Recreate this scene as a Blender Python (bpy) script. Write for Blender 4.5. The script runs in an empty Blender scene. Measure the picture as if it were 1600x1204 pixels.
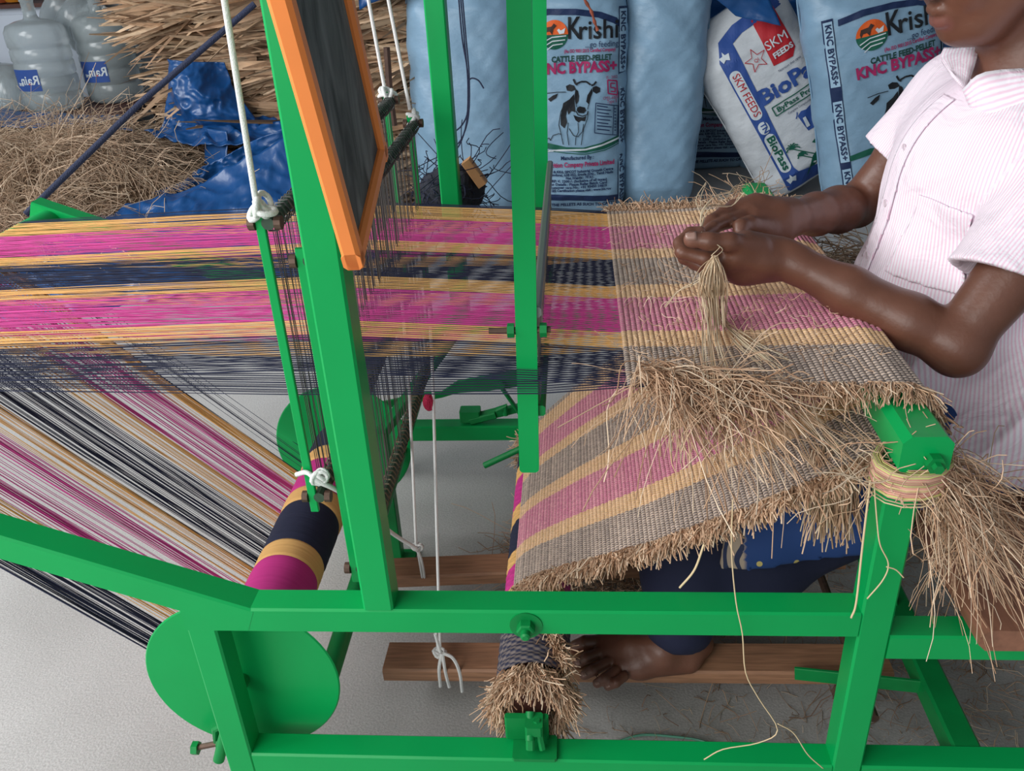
import bpy, bmesh, math, random
import numpy as np
from mathutils import Vector, Matrix, noise
random.seed(7); rng = np.random.default_rng(7)
SC = bpy.context.scene; COLL = SC.collection
# ---------------------------------------------------------------- camera
F_PX = 1345.2; CAM_H = 1.25
def cam_rot(pitch=0.49355, yaw=-0.087428, roll=-0.054158):
    cx, sx = math.cos(pitch), math.sin(pitch); cy, sy = math.cos(yaw), math.sin(yaw); cz, sz = math.cos(roll), math.sin(roll)
    B = np.array([[1, 0, 0], [0, 0, -1], [0, 1, 0.]])
    Y = np.array([[cy, -sy, 0], [sy, cy, 0], [0, 0, 1]]); Pm = np.array([[1, 0, 0], [0, cx, -sx], [0, sx, cx]])
    R = np.array([[cz, -sz, 0], [sz, cz, 0], [0, 0, 1]])
    return R @ Pm @ B @ Y
RM = cam_rot(); CP = np.array([0, 0, CAM_H])
cd = bpy.data.cameras.new('camera'); cam = bpy.data.objects.new('camera', cd); COLL.objects.link(cam)
cd.sensor_width = 36; cd.lens = F_PX * 36 / 1600; cd.clip_start = .02; cd.clip_end = 60
cam.matrix_world = Matrix([[RM[0][i], -RM[1][i], -RM[2][i], CP[i]] for i in range(3)] + [[0, 0, 0, 1]])
SC.camera = cam
def on(ax, c, u, v):                       # where the sight line of a photo pixel meets the world plane x, y or z = c
    d = RM.T @ np.array([(u - 800) / F_PX, (v - 602) / F_PX, 1.]); return CP + d * (c - CP[ax]) / d[ax]
# ---------------------------------------------------------------- world, lamps, exposure
SC.view_settings.view_transform = 'Standard'; SC.view_settings.look = 'None'
SC.view_settings.exposure = 0.2; SC.view_settings.gamma = 1.0; SC.view_settings.use_curve_mapping = False
w = bpy.data.worlds.new('world'); SC.world = w; w.use_nodes = True
w.node_tree.nodes['Background'].inputs[0].default_value = (.80, .90, 1, 1); w.node_tree.nodes['Background'].inputs[1].default_value = .42
def area(name, loc, target, sx, sy, power, col=(1, 1, 1)):
    l = bpy.data.lights.new(name, 'AREA'); l.shape = 'RECTANGLE'; l.size = sx; l.size_y = sy; l.energy = power; l.color = col
    o = bpy.data.objects.new(name, l); COLL.objects.link(o); o.location = loc
    o.rotation_euler = (Vector(target) - Vector(loc)).to_track_quat('-Z', 'Y').to_euler(); return o
area('daylight_opening', (-2.0, -1.5, 1.9), (-.2, 1.3, .5), 2.6, 2.0, 78, (1, .985, .96))
area('daylight_side_opening', (-3.6, .9, 2.5), (0, 1.4, .5), 2.8, 1.8, 135, (.97, .99, 1))
# ---------------------------------------------------------------- materials
MATS = {}
def mat(name, col, rough=.6, var=.0, vscale=20., bump=0., bscale=80., metal=0., vcol=None, coat=0., sss=0., trans=0., alpha=1., fn=None, spec=.5, vcol2=None, stretch=(1,1,1)):
    m = bpy.data.materials.new(name); m.use_nodes = True; nt = m.node_tree; N = nt.nodes; L = nt.links
    b = N['Principled BSDF']; b.inputs['Roughness'].default_value = rough; b.inputs['Metallic'].default_value = metal
    b.inputs['Base Color'].default_value = (*col, 1); b.inputs['Coat Weight'].default_value = coat; b.inputs['Coat Roughness'].default_value = .12
    b.inputs['Transmission Weight'].default_value = trans; b.inputs['Alpha'].default_value = alpha; b.inputs['Specular IOR Level'].default_value = spec
    if sss: b.inputs['Subsurface Weight'].default_value = sss; b.inputs['Subsurface Radius'].default_value = (.008, .003, .002)
    tc = N.new('ShaderNodeTexCoord'); mp = N.new('ShaderNodeMapping'); L.new(tc.outputs['Object'], mp.inputs[0]); mp.inputs['Scale'].default_value = stretch
    src = None
    if vcol:
        a = N.new('ShaderNodeAttribute'); a.attribute_name = vcol; src = a.outputs['Color']
    if var:
        n = N.new('ShaderNodeTexNoise'); n.inputs['Scale'].default_value = vscale; n.inputs['Detail'].default_value = 5; L.new(mp.outputs[0], n.inputs['Vector'])
        mx = N.new('ShaderNodeMixRGB'); mx.blend_type = 'MULTIPLY'; mx.inputs[0].default_value = 1
        if src: L.new(src, mx.inputs[1])
        else: mx.inputs[1].default_value = (*col, 1)
        r = N.new('ShaderNodeMapRange'); r.inputs[1].default_value = .3; r.inputs[2].default_value = .7; r.inputs[3].default_value = 1 - var; r.inputs[4].default_value = 1 + var * .6
        L.new(n.outputs[0], r.inputs[0]); cmb = N.new('ShaderNodeCombineXYZ')
        for i in range(3): L.new(r.outputs[0], cmb.inputs[i])
        L.new(cmb.outputs[0], mx.inputs[2]); src = mx.outputs[0]
    if src: L.new(src, b.inputs['Base Color'])
    if bump:
        n2 = N.new('ShaderNodeTexNoise'); n2.inputs['Scale'].default_value = bscale; n2.inputs['Detail'].default_value = 4; L.new(mp.outputs[0], n2.inputs['Vector'])
        bp = N.new('ShaderNodeBump'); bp.inputs['Strength'].default_value = bump; bp.inputs['Distance'].default_value = .01
        L.new(n2.outputs[0], bp.inputs['Height']); L.new(bp.outputs[0], b.inputs['Normal'])
    if fn: fn(nt, b, tc, mp)
    MATS[name] = m; return m
GREEN = mat('green_enamel', (.0015, .34, .080), .36, var=.06, vscale=6, bump=.02, bscale=30, coat=.06, spec=.22)
GREEN2 = mat('green_enamel_worn', (.002, .22, .05), .42, spec=.3, var=.12, vscale=25, bump=.05, bscale=60)
def concrete(nt, b, tc, mp):
    N, L = nt.nodes, nt.links
    n = N.new('ShaderNodeTexNoise'); n.inputs['Scale'].default_value = 1.6; n.inputs['Detail'].default_value = 8; L.new(tc.outputs['Object'], n.inputs['Vector'])
    s = N.new('ShaderNodeTexNoise'); s.inputs['Scale'].default_value = 240; s.inputs['Detail'].default_value = 3; L.new(tc.outputs['Object'], s.inputs['Vector'])
    v = N.new('ShaderNodeTexVoronoi'); v.inputs['Scale'].default_value = 60; L.new(tc.outputs['Object'], v.inputs['Vector'])
    r = N.new('ShaderNodeValToRGB'); r.color_ramp.elements[0].position = .35; r.color_ramp.elements[0].color = (.40, .385, .37, 1); r.color_ramp.elements[1].position = .65; r.color_ramp.elements[1].color = (.52, .505, .49, 1)
    L.new(n.outputs[0], r.inputs[0])
    r2 = N.new('ShaderNodeValToRGB'); r2.color_ramp.elements[0].position = .02; r2.color_ramp.elements[0].color = (.45, .42, .4, 1); r2.color_ramp.elements[1].position = .06; r2.color_ramp.elements[1].color = (1, 1, 1, 1)
    L.new(v.outputs[0], r2.inputs[0])
    r3 = N.new('ShaderNodeMapRange'); r3.inputs[1].default_value = .3; r3.inputs[2].default_value = .7; r3.inputs[3].default_value = .82; r3.inputs[4].default_value = 1.1; L.new(s.outputs[0], r3.inputs[0])
    m1 = N.new('ShaderNodeMixRGB'); m1.blend_type = 'MULTIPLY'; m1.inputs[0].default_value = .6; L.new(r.outputs[0], m1.inputs[1]); L.new(r2.outputs[0], m1.inputs[2])
    m2 = N.new('ShaderNodeMixRGB'); m2.blend_type = 'MULTIPLY'; m2.inputs[0].default_value = 1; L.new(m1.outputs[0], m2.inputs[1]); L.new(r3.outputs[0], m2.inputs[2]); L.new(m2.outputs[0], b.inputs['Base Color'])
    bp = N.new('ShaderNodeBump'); bp.inputs['Strength'].default_value = .25; bp.inputs['Distance'].default_value = .004; L.new(s.outputs[0], bp.inputs['Height']); L.new(bp.outputs[0], b.inputs['Normal'])
CONC = mat('polished_concrete', (.5, .5, .5), .5, fn=concrete)
PLASTER = mat('painted_plaster', (.32, .35, .38), .8, var=.08, vscale=3)
STRAW = mat('straw_fibre', (.6, .4, .22), .75, vcol='Col')
YARN = mat('cotton_yarn', (.5, .5, .5), .85, vcol='Col')
WEAVE = mat('woven_banana_fibre', (.5, .4, .3), .8, vcol='Col', var=.22, vscale=260)
LEAF = mat('dried_palm_leaf', (.33, .2, .105), .7, vcol='Col', var=.25, vscale=12, stretch=(1, 6, 6))
NAVY, YEL, PINK = (.016, .020, .052), (.80, .43, .12), (.64, .035, .27)
WOOD = mat('treadle_wood', (.33, .165, .09), .6, var=.3, vscale=14, bump=.06, stretch=(1, 14, 14))
DWOOD = mat('dark_red_wood', (.075, .022, .015), .6, var=.3, vscale=20, stretch=(14, 1, 14))
SEATWOOD = mat('seat_wood', (.27, .12, .07), .55, var=.25, vscale=10, bump=.04, stretch=(8, 1, 8))
ROPE = mat('white_nylon_cord', (.78, .78, .76), .7, bump=.3, bscale=500)
ORANGE = mat('orange_plastic_frame', (.90, .26, .055), .4, var=.04)
RUST = mat('rusty_bolt', (.12, .07, .05), .6, var=.3, vscale=60, metal=.4)
STEEL = mat('heddle_wire', (.10, .10, .095), .45, metal=.5)
SILVER = mat('silver_reed_wire', (.22, .24, .22), .4, metal=.6)
NAVYYARN = mat('black_yarn', (.012, .014, .025), .85, bump=.4, bscale=120)
REDYARN = mat('red_yarn', (.55, .02, .08), .8, bump=.5, bscale=200)
BLUEROPE = mat('dark_blue_rope', (.02, .028, .07), .75, bump=.6, bscale=300)
TARPM = mat('blue_tarpaulin', (.007, .070, .235), .36, var=.15, vscale=5, bump=.35, bscale=14, coat=.15)
SACKB = mat('pale_blue_sack', (.235, .385, .53), .42, var=.10, vscale=8, bump=.55, bscale=13, stretch=(1, 1, 1.6))
SACKW = mat('white_sack', (.60, .63, .66), .5, var=.07, vscale=10, bump=.55, bscale=14, stretch=(1, 1, 2.2))
def slate_fn(nt, b, tc, mp):
    N, L = nt.nodes, nt.links
    n = N.new('ShaderNodeTexNoise'); n.inputs['Scale'].default_value = 9; n.inputs['Detail'].default_value = 6; n.inputs['Distortion'].default_value = 1.2
    m = N.new('ShaderNodeMapping'); m.inputs['Scale'].default_value = (1, 3.0, .8); L.new(tc.outputs['Object'], m.inputs[0]); L.new(m.outputs[0], n.inputs['Vector'])
    r = N.new('ShaderNodeValToRGB'); r.color_ramp.elements[0].position = .35; r.color_ramp.elements[0].color = (.030, .038, .040, 1); r.color_ramp.elements[1].position = .75; r.color_ramp.elements[1].color = (.20, .22, .22, 1)
    L.new(n.outputs[0], r.inputs[0]); L.new(r.outputs[0], b.inputs['Base Color'])
SLATE = mat('chalky_slate', (.05, .05, .05), .7, fn=slate_fn)
PAINTS = {k: mat('print_' + k, c, .55, spec=.3) for k, c in dict(navy=(.012, .028, .09), black=(.012, .014, .018), maroon=(.36, .02, .11), green=(.01, .11, .07), dgreen=(.012, .055, .045), red=(.48, .02, .03), orange=(.75, .12, .02), white=(.62, .68, .72), brown=(.05, .025, .02), lgreen=(.03, .22, .12), blue=(.03, .08, .30), bluew=(.36, .54, .70)).items()}
# ---------------------------------------------------------------- mesh helpers
def mk(name, V, F, m=None, parent=None, col=None, smooth=False, kind=None, loc=None):
    V = np.asarray(V, dtype=np.float32).reshape(-1, 3); me = bpy.data.meshes.new(name)
    if isinstance(F, np.ndarray):
        k = F.shape[1]; me.vertices.add(len(V)); me.vertices.foreach_set('co', V.ravel())
        me.loops.add(F.size); me.loops.foreach_set('vertex_index', F.ravel().astype(np.int32))
        me.polygons.add(len(F)); me.polygons.foreach_set('loop_start', (np.arange(len(F)) * k).astype(np.int32)); me.polygons.foreach_set('loop_total', np.full(len(F), k, np.int32))
        me.update(calc_edges=True)
    else: me.from_pydata(V.tolist(), [], F)
    if col is not None:
        a = me.color_attributes.new('Col', 'FLOAT_COLOR', 'POINT'); c = np.ones((len(V), 4), np.float32); c[:, :3] = col; a.data.foreach_set('color', c.ravel())
    me.polygons.foreach_set('use_smooth', np.full(len(me.polygons), smooth)); me.validate()
    if m: me.materials.append(m)
    o = bpy.data.objects.new(name, me); COLL.objects.link(o)
    if parent: o.parent = parent; 
    if loc is not None: o.location = loc
    if kind: o['kind'] = kind
    return o
def tag(o, label, cat, group=None, kind=None):
    if label: o['label'] = label
    if cat: o['category'] = cat
    if group: o['group'] = group
    if kind: o['kind'] = kind
    return o
def thing(name, label, cat, group=None):
    o = bpy.data.objects.new(name, None); COLL.objects.link(o); o.empty_display_size = .05; return tag(o, label, cat, group)
class MB:
    def __init__(s): s.V = []; s.F = []
    def add(s, V, F):
        k = len(s.V); s.V += [tuple(v) for v in V]; s.F += [tuple(i + k for i in f) for f in F]; return s
    def bar(s, a, b, w, h, up=(0, 0, 1), bev=.003):
        a = Vector(a); b = Vector(b); d = (b - a).normalized(); up = Vector(up); r = d.cross(up)
        if r.length < 1e-4: r = d.cross(Vector((0, 1, 0)))
        r.normalize(); u = r.cross(d).normalized(); bev = min(bev, w * .3, h * .3); prof = []
        for sx, sy in ((1, 1), (-1, 1), (-1, -1), (1, -1)):
            X, Yv = sx * w / 2, sy * h / 2
            p = [(X, Yv - sy * bev), (X - sx * bev, Yv)]
            if sx * sy < 0: p.reverse()
            prof += p
        V = [c + r * x + u * y for c in (a, b) for x, y in prof]; n = len(prof)
        F = [(i, (i + 1) % n, n + (i + 1) % n, n + i) for i in range(n)] + [tuple(reversed(range(n))), tuple(range(n, 2 * n))]
        return s.add(V, F)
    def box(s, c, sz, bev=.002, rz=0, ry=0, rx=0):
        x, y, z = sz; R = Matrix.Rotation(rz, 3, 'Z') @ Matrix.Rotation(ry, 3, 'Y') @ Matrix.Rotation(rx, 3, 'X')
        k = len(s.V); s.bar((0, 0, -z / 2), (0, 0, z / 2), x, y, (0, 1, 0), bev); c = Vector(c)
        for i in range(k, len(s.V)): s.V[i] = tuple(R @ Vector(s.V[i]) + c)
        return s
    def tube(s, P, r, n=8, caps=True, closed=False):
        P = [Vector(p) for p in P]; m = len(P); rs = r if isinstance(r, (list, tuple)) else [r] * m; V = []; ref = None
        for i, p in enumerate(P):
            t = (P[(i + 1) % m if closed else min(i + 1, m - 1)] - P[(i - 1) % m if closed else max(i - 1, 0)]).normalized()
            if ref is None: ref = t.orthogonal().normalized()
            ref = (ref - t * ref.dot(t)); ref = ref.normalized() if ref.length > 1e-6 else t.orthogonal().normalized(); q = t.cross(ref)
            V += [p + (ref * math.cos(2 * math.pi * j / n) + q * math.sin(2 * math.pi * j / n)) * rs[i] for j in range(n)]
        F = [(i * n + j, i * n + (j + 1) % n, ((i + 1) % m) * n + (j + 1) % n, ((i + 1) % m) * n + j) for i in range(m if closed else m - 1) for j in range(n)]
        if caps and not closed: F += [tuple(reversed(range(n))), tuple(range((m - 1) * n, m * n))]
        return s.add(V, F)
    def lathe(s, prof, c=(0, 0, 0), axis='Z', n=32):
        V = []; c = Vector(c)
        for r, h in prof:
            for j in range(n):
                a = 2 * math.pi * j / n; p = (r * math.cos(a), r * math.sin(a), h)
                if axis == 'Y': p = (p[0], h, p[1])
                if axis == 'X': p = (h, p[0], p[1])
                V.append(c + Vector(p))
        F = [(i * n + j, i * n + (j + 1) % n, (i + 1) * n + (j + 1) % n, (i + 1) * n + j) for i in range(len(prof) - 1) for j in range(n)]
        if prof[0][0] > 1e-5: F.append(tuple(reversed(range(n))))
        if prof[-1][0] > 1e-5: F.append(tuple(range((len(prof) - 1) * n, len(prof) * n)))
        return s.add(V, F)
    def build(s, name, m=None, parent=None, smooth=False, kind=None, loc=None):
        o = mk(name, s.V, s.F, m, parent, None, smooth, kind, loc); return o
def sm(o, ang=.6):
    o.data.polygons.foreach_set('use_smooth', np.ones(len(o.data.polygons), bool))
    bm = bmesh.new(); bm.from_mesh(o.data); bmesh.ops.recalc_face_normals(bm, faces=bm.faces)
    for e in bm.edges:
        if len(e.link_faces) == 2 and e.calc_face_angle(0) > ang: e.smooth = False
    bm.to_mesh(o.data); bm.free(); return o
def bez(pts, n=24):                        # Catmull-Rom through points
    P = [Vector(p) for p in pts]; P = [P[0] * 2 - P[1]] + P + [P[-1] * 2 - P[-2]]; out = []
    segs = len(P) - 3
    for i in range(segs):
        a, b, c, d = P[i:i + 4]; k = max(2, n // segs)
        for j in range(k):
            t = j / k; out.append(.5 * ((2 * b) + (c - a) * t + (2 * a - 5 * b + 4 * c - d) * t * t + (3 * b - a - 3 * c + d) * t ** 3))
    out.append(P[-2]); return out
def tubes(paths, r, sides=3):
    P = np.asarray(paths, float); N, K, _ = P.shape
    T = np.gradient(P, axis=1); T /= np.linalg.norm(T, axis=2, keepdims=True) + 1e-9
    ref = rng.normal(size=(N, 1, 3)); A = np.cross(T, ref); A /= np.linalg.norm(A, axis=2, keepdims=True) + 1e-9; B = np.cross(T, A)
    r = np.broadcast_to(np.asarray(r, float).reshape(-1, 1) if np.ndim(r) <= 1 else r, (N, K))[:, :, None, None]
    th = np.arange(sides) * 2 * math.pi / sides
    V = P[:, :, None, :] + r * (A[:, :, None, :] * np.cos(th)[:, None] + B[:, :, None, :] * np.sin(th)[:, None])
    base = (np.arange(N) * K * sides)[:, None, None] + (np.arange(K - 1) * sides)[None, :, None]; j = np.arange(sides); j2 = (j + 1) % sides
    F = np.stack(np.broadcast_arrays(base + j, base + j2, base + sides + j2, base + sides + j), -1).reshape(-1, 4)
    return V.reshape(-1, 3), F, K * sides
STRAWCOLS = np.array([(.70, .47, .31), (.57, .36, .22), (.80, .62, .45), (.45, .26, .155), (.74, .50, .33)])
def fibres(start, d, length, r=.0008, curl=.15, grav=.3, K=6, droop=None):
    """bent fibres: start (N,3), unit direction (N,3), lengths"""
    S = np.asarray(start, float); D = np.asarray(d, float); N = len(S); D = D / (np.linalg.norm(D, axis=1, keepdims=True) + 1e-9)
    Ln = np.broadcast_to(np.asarray(length, float), (N,)); t = np.linspace(0, 1, K)
    c1 = rng.normal(size=(N, 3)) * curl; c2 = rng.normal(size=(N, 3)) * curl
    P = S[:, None, :] + Ln[:, None, None] * (D[:, None, :] * t[None, :, None] + c1[:, None, :] * (t ** 2)[None, :, None] + c2[:, None, :] * (np.sin(t * math.pi * 1.6) * .4)[None, :, None])
    P[:, :, 2] -= grav * Ln[:, None] * (t ** 2)[None, :]
    return P
def straw_obj(name, P, r, parent=None, kind='stuff', cols=STRAWCOLS, dark=1., m=None, sides=3):
    V, F, k = tubes(P, r, sides); c = cols[rng.integers(0, len(cols), len(P))] * rng.uniform(.75, 1.2, (len(P), 1)) * dark
    return mk(name, V, F, m or STRAW, parent, np.repeat(c, k, 0), True, kind)
# ================================================================ THE SETTING
def slab(name, x0, x1, y0, y1, z0, z1, m):
    o = MB().box(((x0 + x1) / 2, (y0 + y1) / 2, (z0 + z1) / 2), (x1 - x0, y1 - y0, z1 - z0), .001).build(name, m); o['kind'] = 'structure'; return o
slab('floor', -5, 4.2, -2.5, 5.6, -.1, 0, CONC)
slab('wall_back', -5, 4.2, 5.5, 5.6, 0, 3.2, PLASTER)
slab('wall_right', 4.1, 4.2, -2.5, 5.5, 0, 3.2, PLASTER)
slab('ceiling', -5, 4.2, -2.5, 5.6, 3.2, 3.3, PLASTER)
# ================================================================ THE LOOM FRAME
Y0, Y1, T = .86, 1.862, .042; YN = Y0 + T / 2; YF = Y1 - T / 2
loom = thing('weaving_loom', 'green painted square-tube steel loom frame that fills the foreground', 'loom')
def part(o, parent, label=None):
    o.parent = parent
    if label: o['label'] = label
    return o
XL, XR = -.526, .381
def side(y, far=False):
    def B(name, a, b, w=T, h=T, up=(0, 1, 0)): return MB().bar(a, b, w, h, up, .003).build(name, GREEN, loom)
    B('post', (XL, y, .0), (XL, y, .425)); B('post', (XR, y, .0), (XR, y, .676))
    B('top_rail', (-.548, y, .424), (.36, y, .424), T, T + .0006); B('bottom_rail', (-.505, y, .131), (.36, y, .131))
    B('upright', (-.272, y, .445), (-.272, y, 1.75), .041)
    B('rear_arm', (-.452, y, .4235), (-1.225, y, .729), T, T + .0014)
    B('bottom_rail', (.402, y, .131), (1.3, y, .131)); B('seat_rail', (.402, y, .385), (1.3, y, .385))
    B('post', (1.28, y, 0), (1.28, y, .364))
side(YN); side(YF, True)
# breast beam with its rounded boxed ends
o = MB().bar((.388, Y0 - .022, .700), (.388, Y1 + .02, .700), .056, .052, (0, 0, 1), .009).build('breast_beam', GREEN, loom); sm(o, .55); bbm = o
for yy, s in ((Y0 - .022, -1), (Y1 + .02, 1)):
    MB().lathe([(.011, 0), (.011, .012 * s), (.006, .012 * s), (.006, .02 * s)], (.396, yy, .695), 'Y', 6).build('bolt', GREEN2, bbm)
# back roller between the rear arms
sm(MB().lathe([(.030, 0), (.030, Y1 - Y0 - .02)], (-1.19, Y0 + .01, .700), 'Y', 28).build('back_roller', GREEN, loom))
# lower cross tubes
sm(MB().tube([(-.391, .937, .236), (-.40, YF, .225)], .016, 16).build('cross_tube', GREEN2, loom))
MB().bar((.565, YN, .129), (.565, YF, .129), T, T, (0, 0, 1), .004).build('cross_tube', GREEN2, loom)
MB().bar((1.28, YN, .131), (1.28, YF, .131), T, T, (0, 0, 1), .004).build('cross_tube', GREEN2, loom)
# treadle hanger
a = MB().bar((.56, 1.03, .13), (.36, 1.08, .105), .006, .026, (0, 0, 1), .001); a.build('treadle_bracket', GREEN2, loom); a = MB().bar((.56, 1.20, .15), (.46, 1.20, .12), .006, .03, (0, 0, 1), .001)
a.build('treadle_bracket', GREEN2, loom)
sm(MB().tube([(.47, 1.0, .09), (.47, 1.5, .09)], .008, 10).build('treadle_pivot', RUST, loom))
MB().lathe([(.014, 0), (.014, .012), (.008, .012), (.008, .02)], (.43, 1.045, .09), 'Y', 10).build('bolt', RUST, loom)
# small leg behind the near upright
MB().bar((-.408, 1.50, .004), (-.408, 1.50, .34), .022, .03, (0, 1, 0), .002).build('brace_leg', GREEN2, loom)
MB().box((-.4, 1.5, .004), (.06, .05, .008)).build('foot_plate', GREEN2, loom)
MB().bar((-.408, 1.50, .33), (-.272, 1.84, .424), .022, .022, (0, 0, 1), .002).build('brace', GREEN2, loom)
# nut and washer on the near top rail
bp_ = on(1, Y0, 822, 976)
sm(MB().lathe([(.0, -.001), (.022, -.001), (.022, 0.001), (.0, .001)], (bp_[0], Y0 - .001, bp_[2]), 'Y', 28).build('washer', GREEN2, loom))
MB().lathe([(.0125, 0), (.0125, -.011), (.0105, -.013)], (bp_[0], Y0 - .002, bp_[2]), 'Y', 6).build('nut', GREEN2, loom)
sm(MB().lathe([(.0065, 0), (.0065, -.021), (.004, -.023)], (bp_[0], Y0 - .002, bp_[2]), 'Y', 12).build('bolt', GREEN2, loom))
# ratchet bracket for the cloth beam on the near bottom rail
bc = Vector((-.072, YN, .153)); br = MB()
br.box(bc + Vector((0, -.002, .002)), (.066, .044, .006), .003); br.box(bc + Vector((-.012, .016, .028)), (.066, .010, .045), .003)
br.box(bc + Vector((0, .005, .045)), (.026, .03, .018), .003); br.bar(bc + Vector((-.006, -.012, .012)), bc + Vector((-.006, .01, .048)), .013, .013); br.bar(bc + Vector((.012, -.01, .01)), bc + Vector((.004, .004, .056)), .010, .008)
br.build('ratchet_bracket', GREEN2, loom)
sm(MB().tube([bc + Vector((-.006, -.012, .03)), bc + Vector((-.006, .02, .055))], .007, 14).build('bracket_bolt', GREEN2, loom))
# tightening bolt of the warp-beam side
p = on(1, .90, 345, 1160); q = on(1, .90, 305, 1168)
k = sm(MB().tube([p, q], .0045, 10).build('adjusting_bolt', RUST, loom))
MB().lathe([(.011, 0), (.011, .010)], (q[0] - .004, q[1], q[2]), 'X', 6).build('bolt_head', GREEN2, loom)
MB().lathe([(.0115, 0), (.0115, .012)], (p[0] - .004, p[1], p[2]), 'X', 12).build('nut', GREEN2, loom)
sm(MB().tube([on(1, .885, 352, 1145), on(1, .88, 342, 1186)], .009, 14).build('lock_pin', GREEN2, loom))
sm(MB().tube([on(1, .90, 362, 1162), on(1, .90, 338, 1156), on(1, .90, 336, 1138), on(1, .90, 356, 1128)], .006, 8).build('hook', GREEN2, loom))
# clamp and links on the far bottom rail, seen under the warp
g = MB(); c0 = on(1, YF, 735, 655); c1 = on(1, YF, 830, 632); c0[2] = max(c0[2], .16)
g.bar(c0, on(1, YF, 775, 645), .03, .018); g.bar(on(1, YF, 765, 648), c1, .014, .022); g.box(np.array(on(1, YF, 735, 650)) + np.array([0, .003, .004]), (.051, .034, .03), .003)
g.build('ratchet_bracket', GREEN2, loom)
sm(MB().tube([on(1, YF - .02, 776, 640), on(1, YF - .02, 790, 634), on(1, YF - .02, 790, 648)], .007, 8).build('bolt', GREEN2, loom))
pts = [on(1, 1.80, u, v) for u, v in ((560, 640), (600, 632), (660, 620), (690, 616), (715, 604), (760, 598), (810, 590), (850, 584))]
wd = [.016, .018, .020, .014, .030, .040, .044, .036]; V = []; F = []
for (P_, w_) in zip(pts, wd):
    for sy in (-.004, .004):
        for sz in (-1, 1): V.append((P_[0], P_[1] + sy, P_[2] + sz * w_ / 2))
for i in range(len(pts) - 1):
    a_, b_ = i * 4, i * 4 + 4; F += [(a_, a_ + 1, b_ + 1, b_), (a_ + 3, a_ + 2, b_ + 2, b_ + 3), (a_ + 1, a_ + 3, b_ + 3, b_ + 1), (a_ + 2, a_, b_, b_ + 2)]
F += [(0, 2, 3, 1), (len(V) - 4, len(V) - 3, len(V) - 1, len(V) - 2)]
sm(mk('release_lever', V, F, GREEN2, loom))
MB().bar(on(1, 1.79, 783, 604), on(1, 1.79, 822, 660), .014, .008).build('lever_link', GREEN2, loom)
sm(MB().lathe([(.008, 0), (.008, .012)], on(1, 1.78, 784, 603), 'Y', 12).build('bolt', GREEN2, loom))
# ================================================================ BEATER
bt = thing('beater', 'green hanging swing arms of the beater with wire reed, before the woven edge', 'beater')
YB0, YB1 = 1.01, 1.765
def beater_arm(y, lo, tx):
    x0 = on(1, y, 827, 730)[0] if y < 1.2 else -.075
    V = []; w_ = .0275; th = .005
    n = 8; prof = [(-w_ / 2, 1.80)] + [(-w_ / 2 + .006 - .006 * math.cos(a), lo + .006 - .006 * math.sin(a)) for a in np.linspace(0, math.pi / 2, n)] + [(w_ / 2 - .006 + .006 * math.cos(a), lo + .006 - .006 * math.sin(a)) for a in np.linspace(math.pi / 2, 0, n)] + [(w_ / 2, 1.80)]
    m_ = len(prof)
    for yy in (y - th, y + th):
        for px_, pz in prof: V.append((x0 + px_ + (pz - lo) * tx, yy, pz))
    F = [tuple(range(m_)), tuple(reversed(range(m_, 2 * m_)))] + [(i, m_ + i, m_ + (i + 1) % m_, (i + 1) % m_) for i in range(m_)]
    return mk('swing_arm', V, F, GREEN, bt)
z_lo = on(1, YB0, 825, 735)[2]
beater_arm(YB0, z_lo, .020); beater_arm(YB1, z_lo + .02, .02)
XB = -.052
MB().bar((XB, YB0, .81), (XB, YB1, .81), .012, .014).build('reed_cap', SILVER, bt)
MB().bar((XB, YB0, .665), (XB, YB1, .665), .014, .016).build('reed_base', GREEN2, bt)
ys = np.linspace(YB0 + .01, YB1 - .01, 150); P = np.zeros((150, 2, 3)); P[:, :, 0] = XB; P[:, :, 1] = ys[:, None]; P[:, 0, 2] = .665; P[:, 1, 2] = .81
V, F, _ = tubes(P, .0007); mk('reed_wire', V, F, SILVER, bt, kind='stuff')
q = on(1, YB0, 800, 516)
sm(MB().tube([(q[0] - .03, YB0, q[2]), (q[0] + .05, YB0, q[2])], .0042, 10).build('bolt', RUST, bt))
for dx in (-.006, .036): MB().lathe([(.0095, 0), (.0095, .009)], (q[0] + dx, YB0, q[2]), 'X', 6).build('nut', GREEN2, bt)
sm(MB().lathe([(.008, 0), (.008, .002)], (q[0] + .01, YB0 - .002, q[2]), 'Y', 12).build('washer', GREEN2, bt))
# tape ring round the far arm
MB().box((-.051, YB1, 1.13), (.03, .014, .02), .002).build('tape', mat('clear_tape', (.35, .45, .35), .3), bt)
# ================================================================ WARP BEAM
BX, BZ = -.524, .240
wb = thing('warp_beam', 'green-flanged beam wound with pink, yellow and navy yarn under the warp', 'beam')
for yy in (.93, 1.60):
    sm(MB().lathe([(0, -.002), (.150, -.002), (.152, 0), (.150, .002), (0, .002)], (BX, yy, BZ), 'Y', 64).build('flange', GREEN, wb))
sm(MB().lathe([(.012, 0), (.012, .76)], (BX, .875, BZ), 'Y', 14).build('axle', GREEN2, wb))
YEL = (.84, .48, .165); YPK = (.68, .075, .33)
BE = [.967, 1.08, 1.133, 1.258, 1.312, 1.437, 1.487, 1.618, 1.700, 1.722]
BC = [NAVY, YEL, PINK, YEL, NAVY, YEL, PINK, YEL, NAVY]
TE = [(y - BE[0]) / (BE[-1] - BE[0]) for y in BE]; TE[-1] = 1.
EB = [0, .09, .16, .33, .40, .58, .65, .80, .87, 1.]
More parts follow.
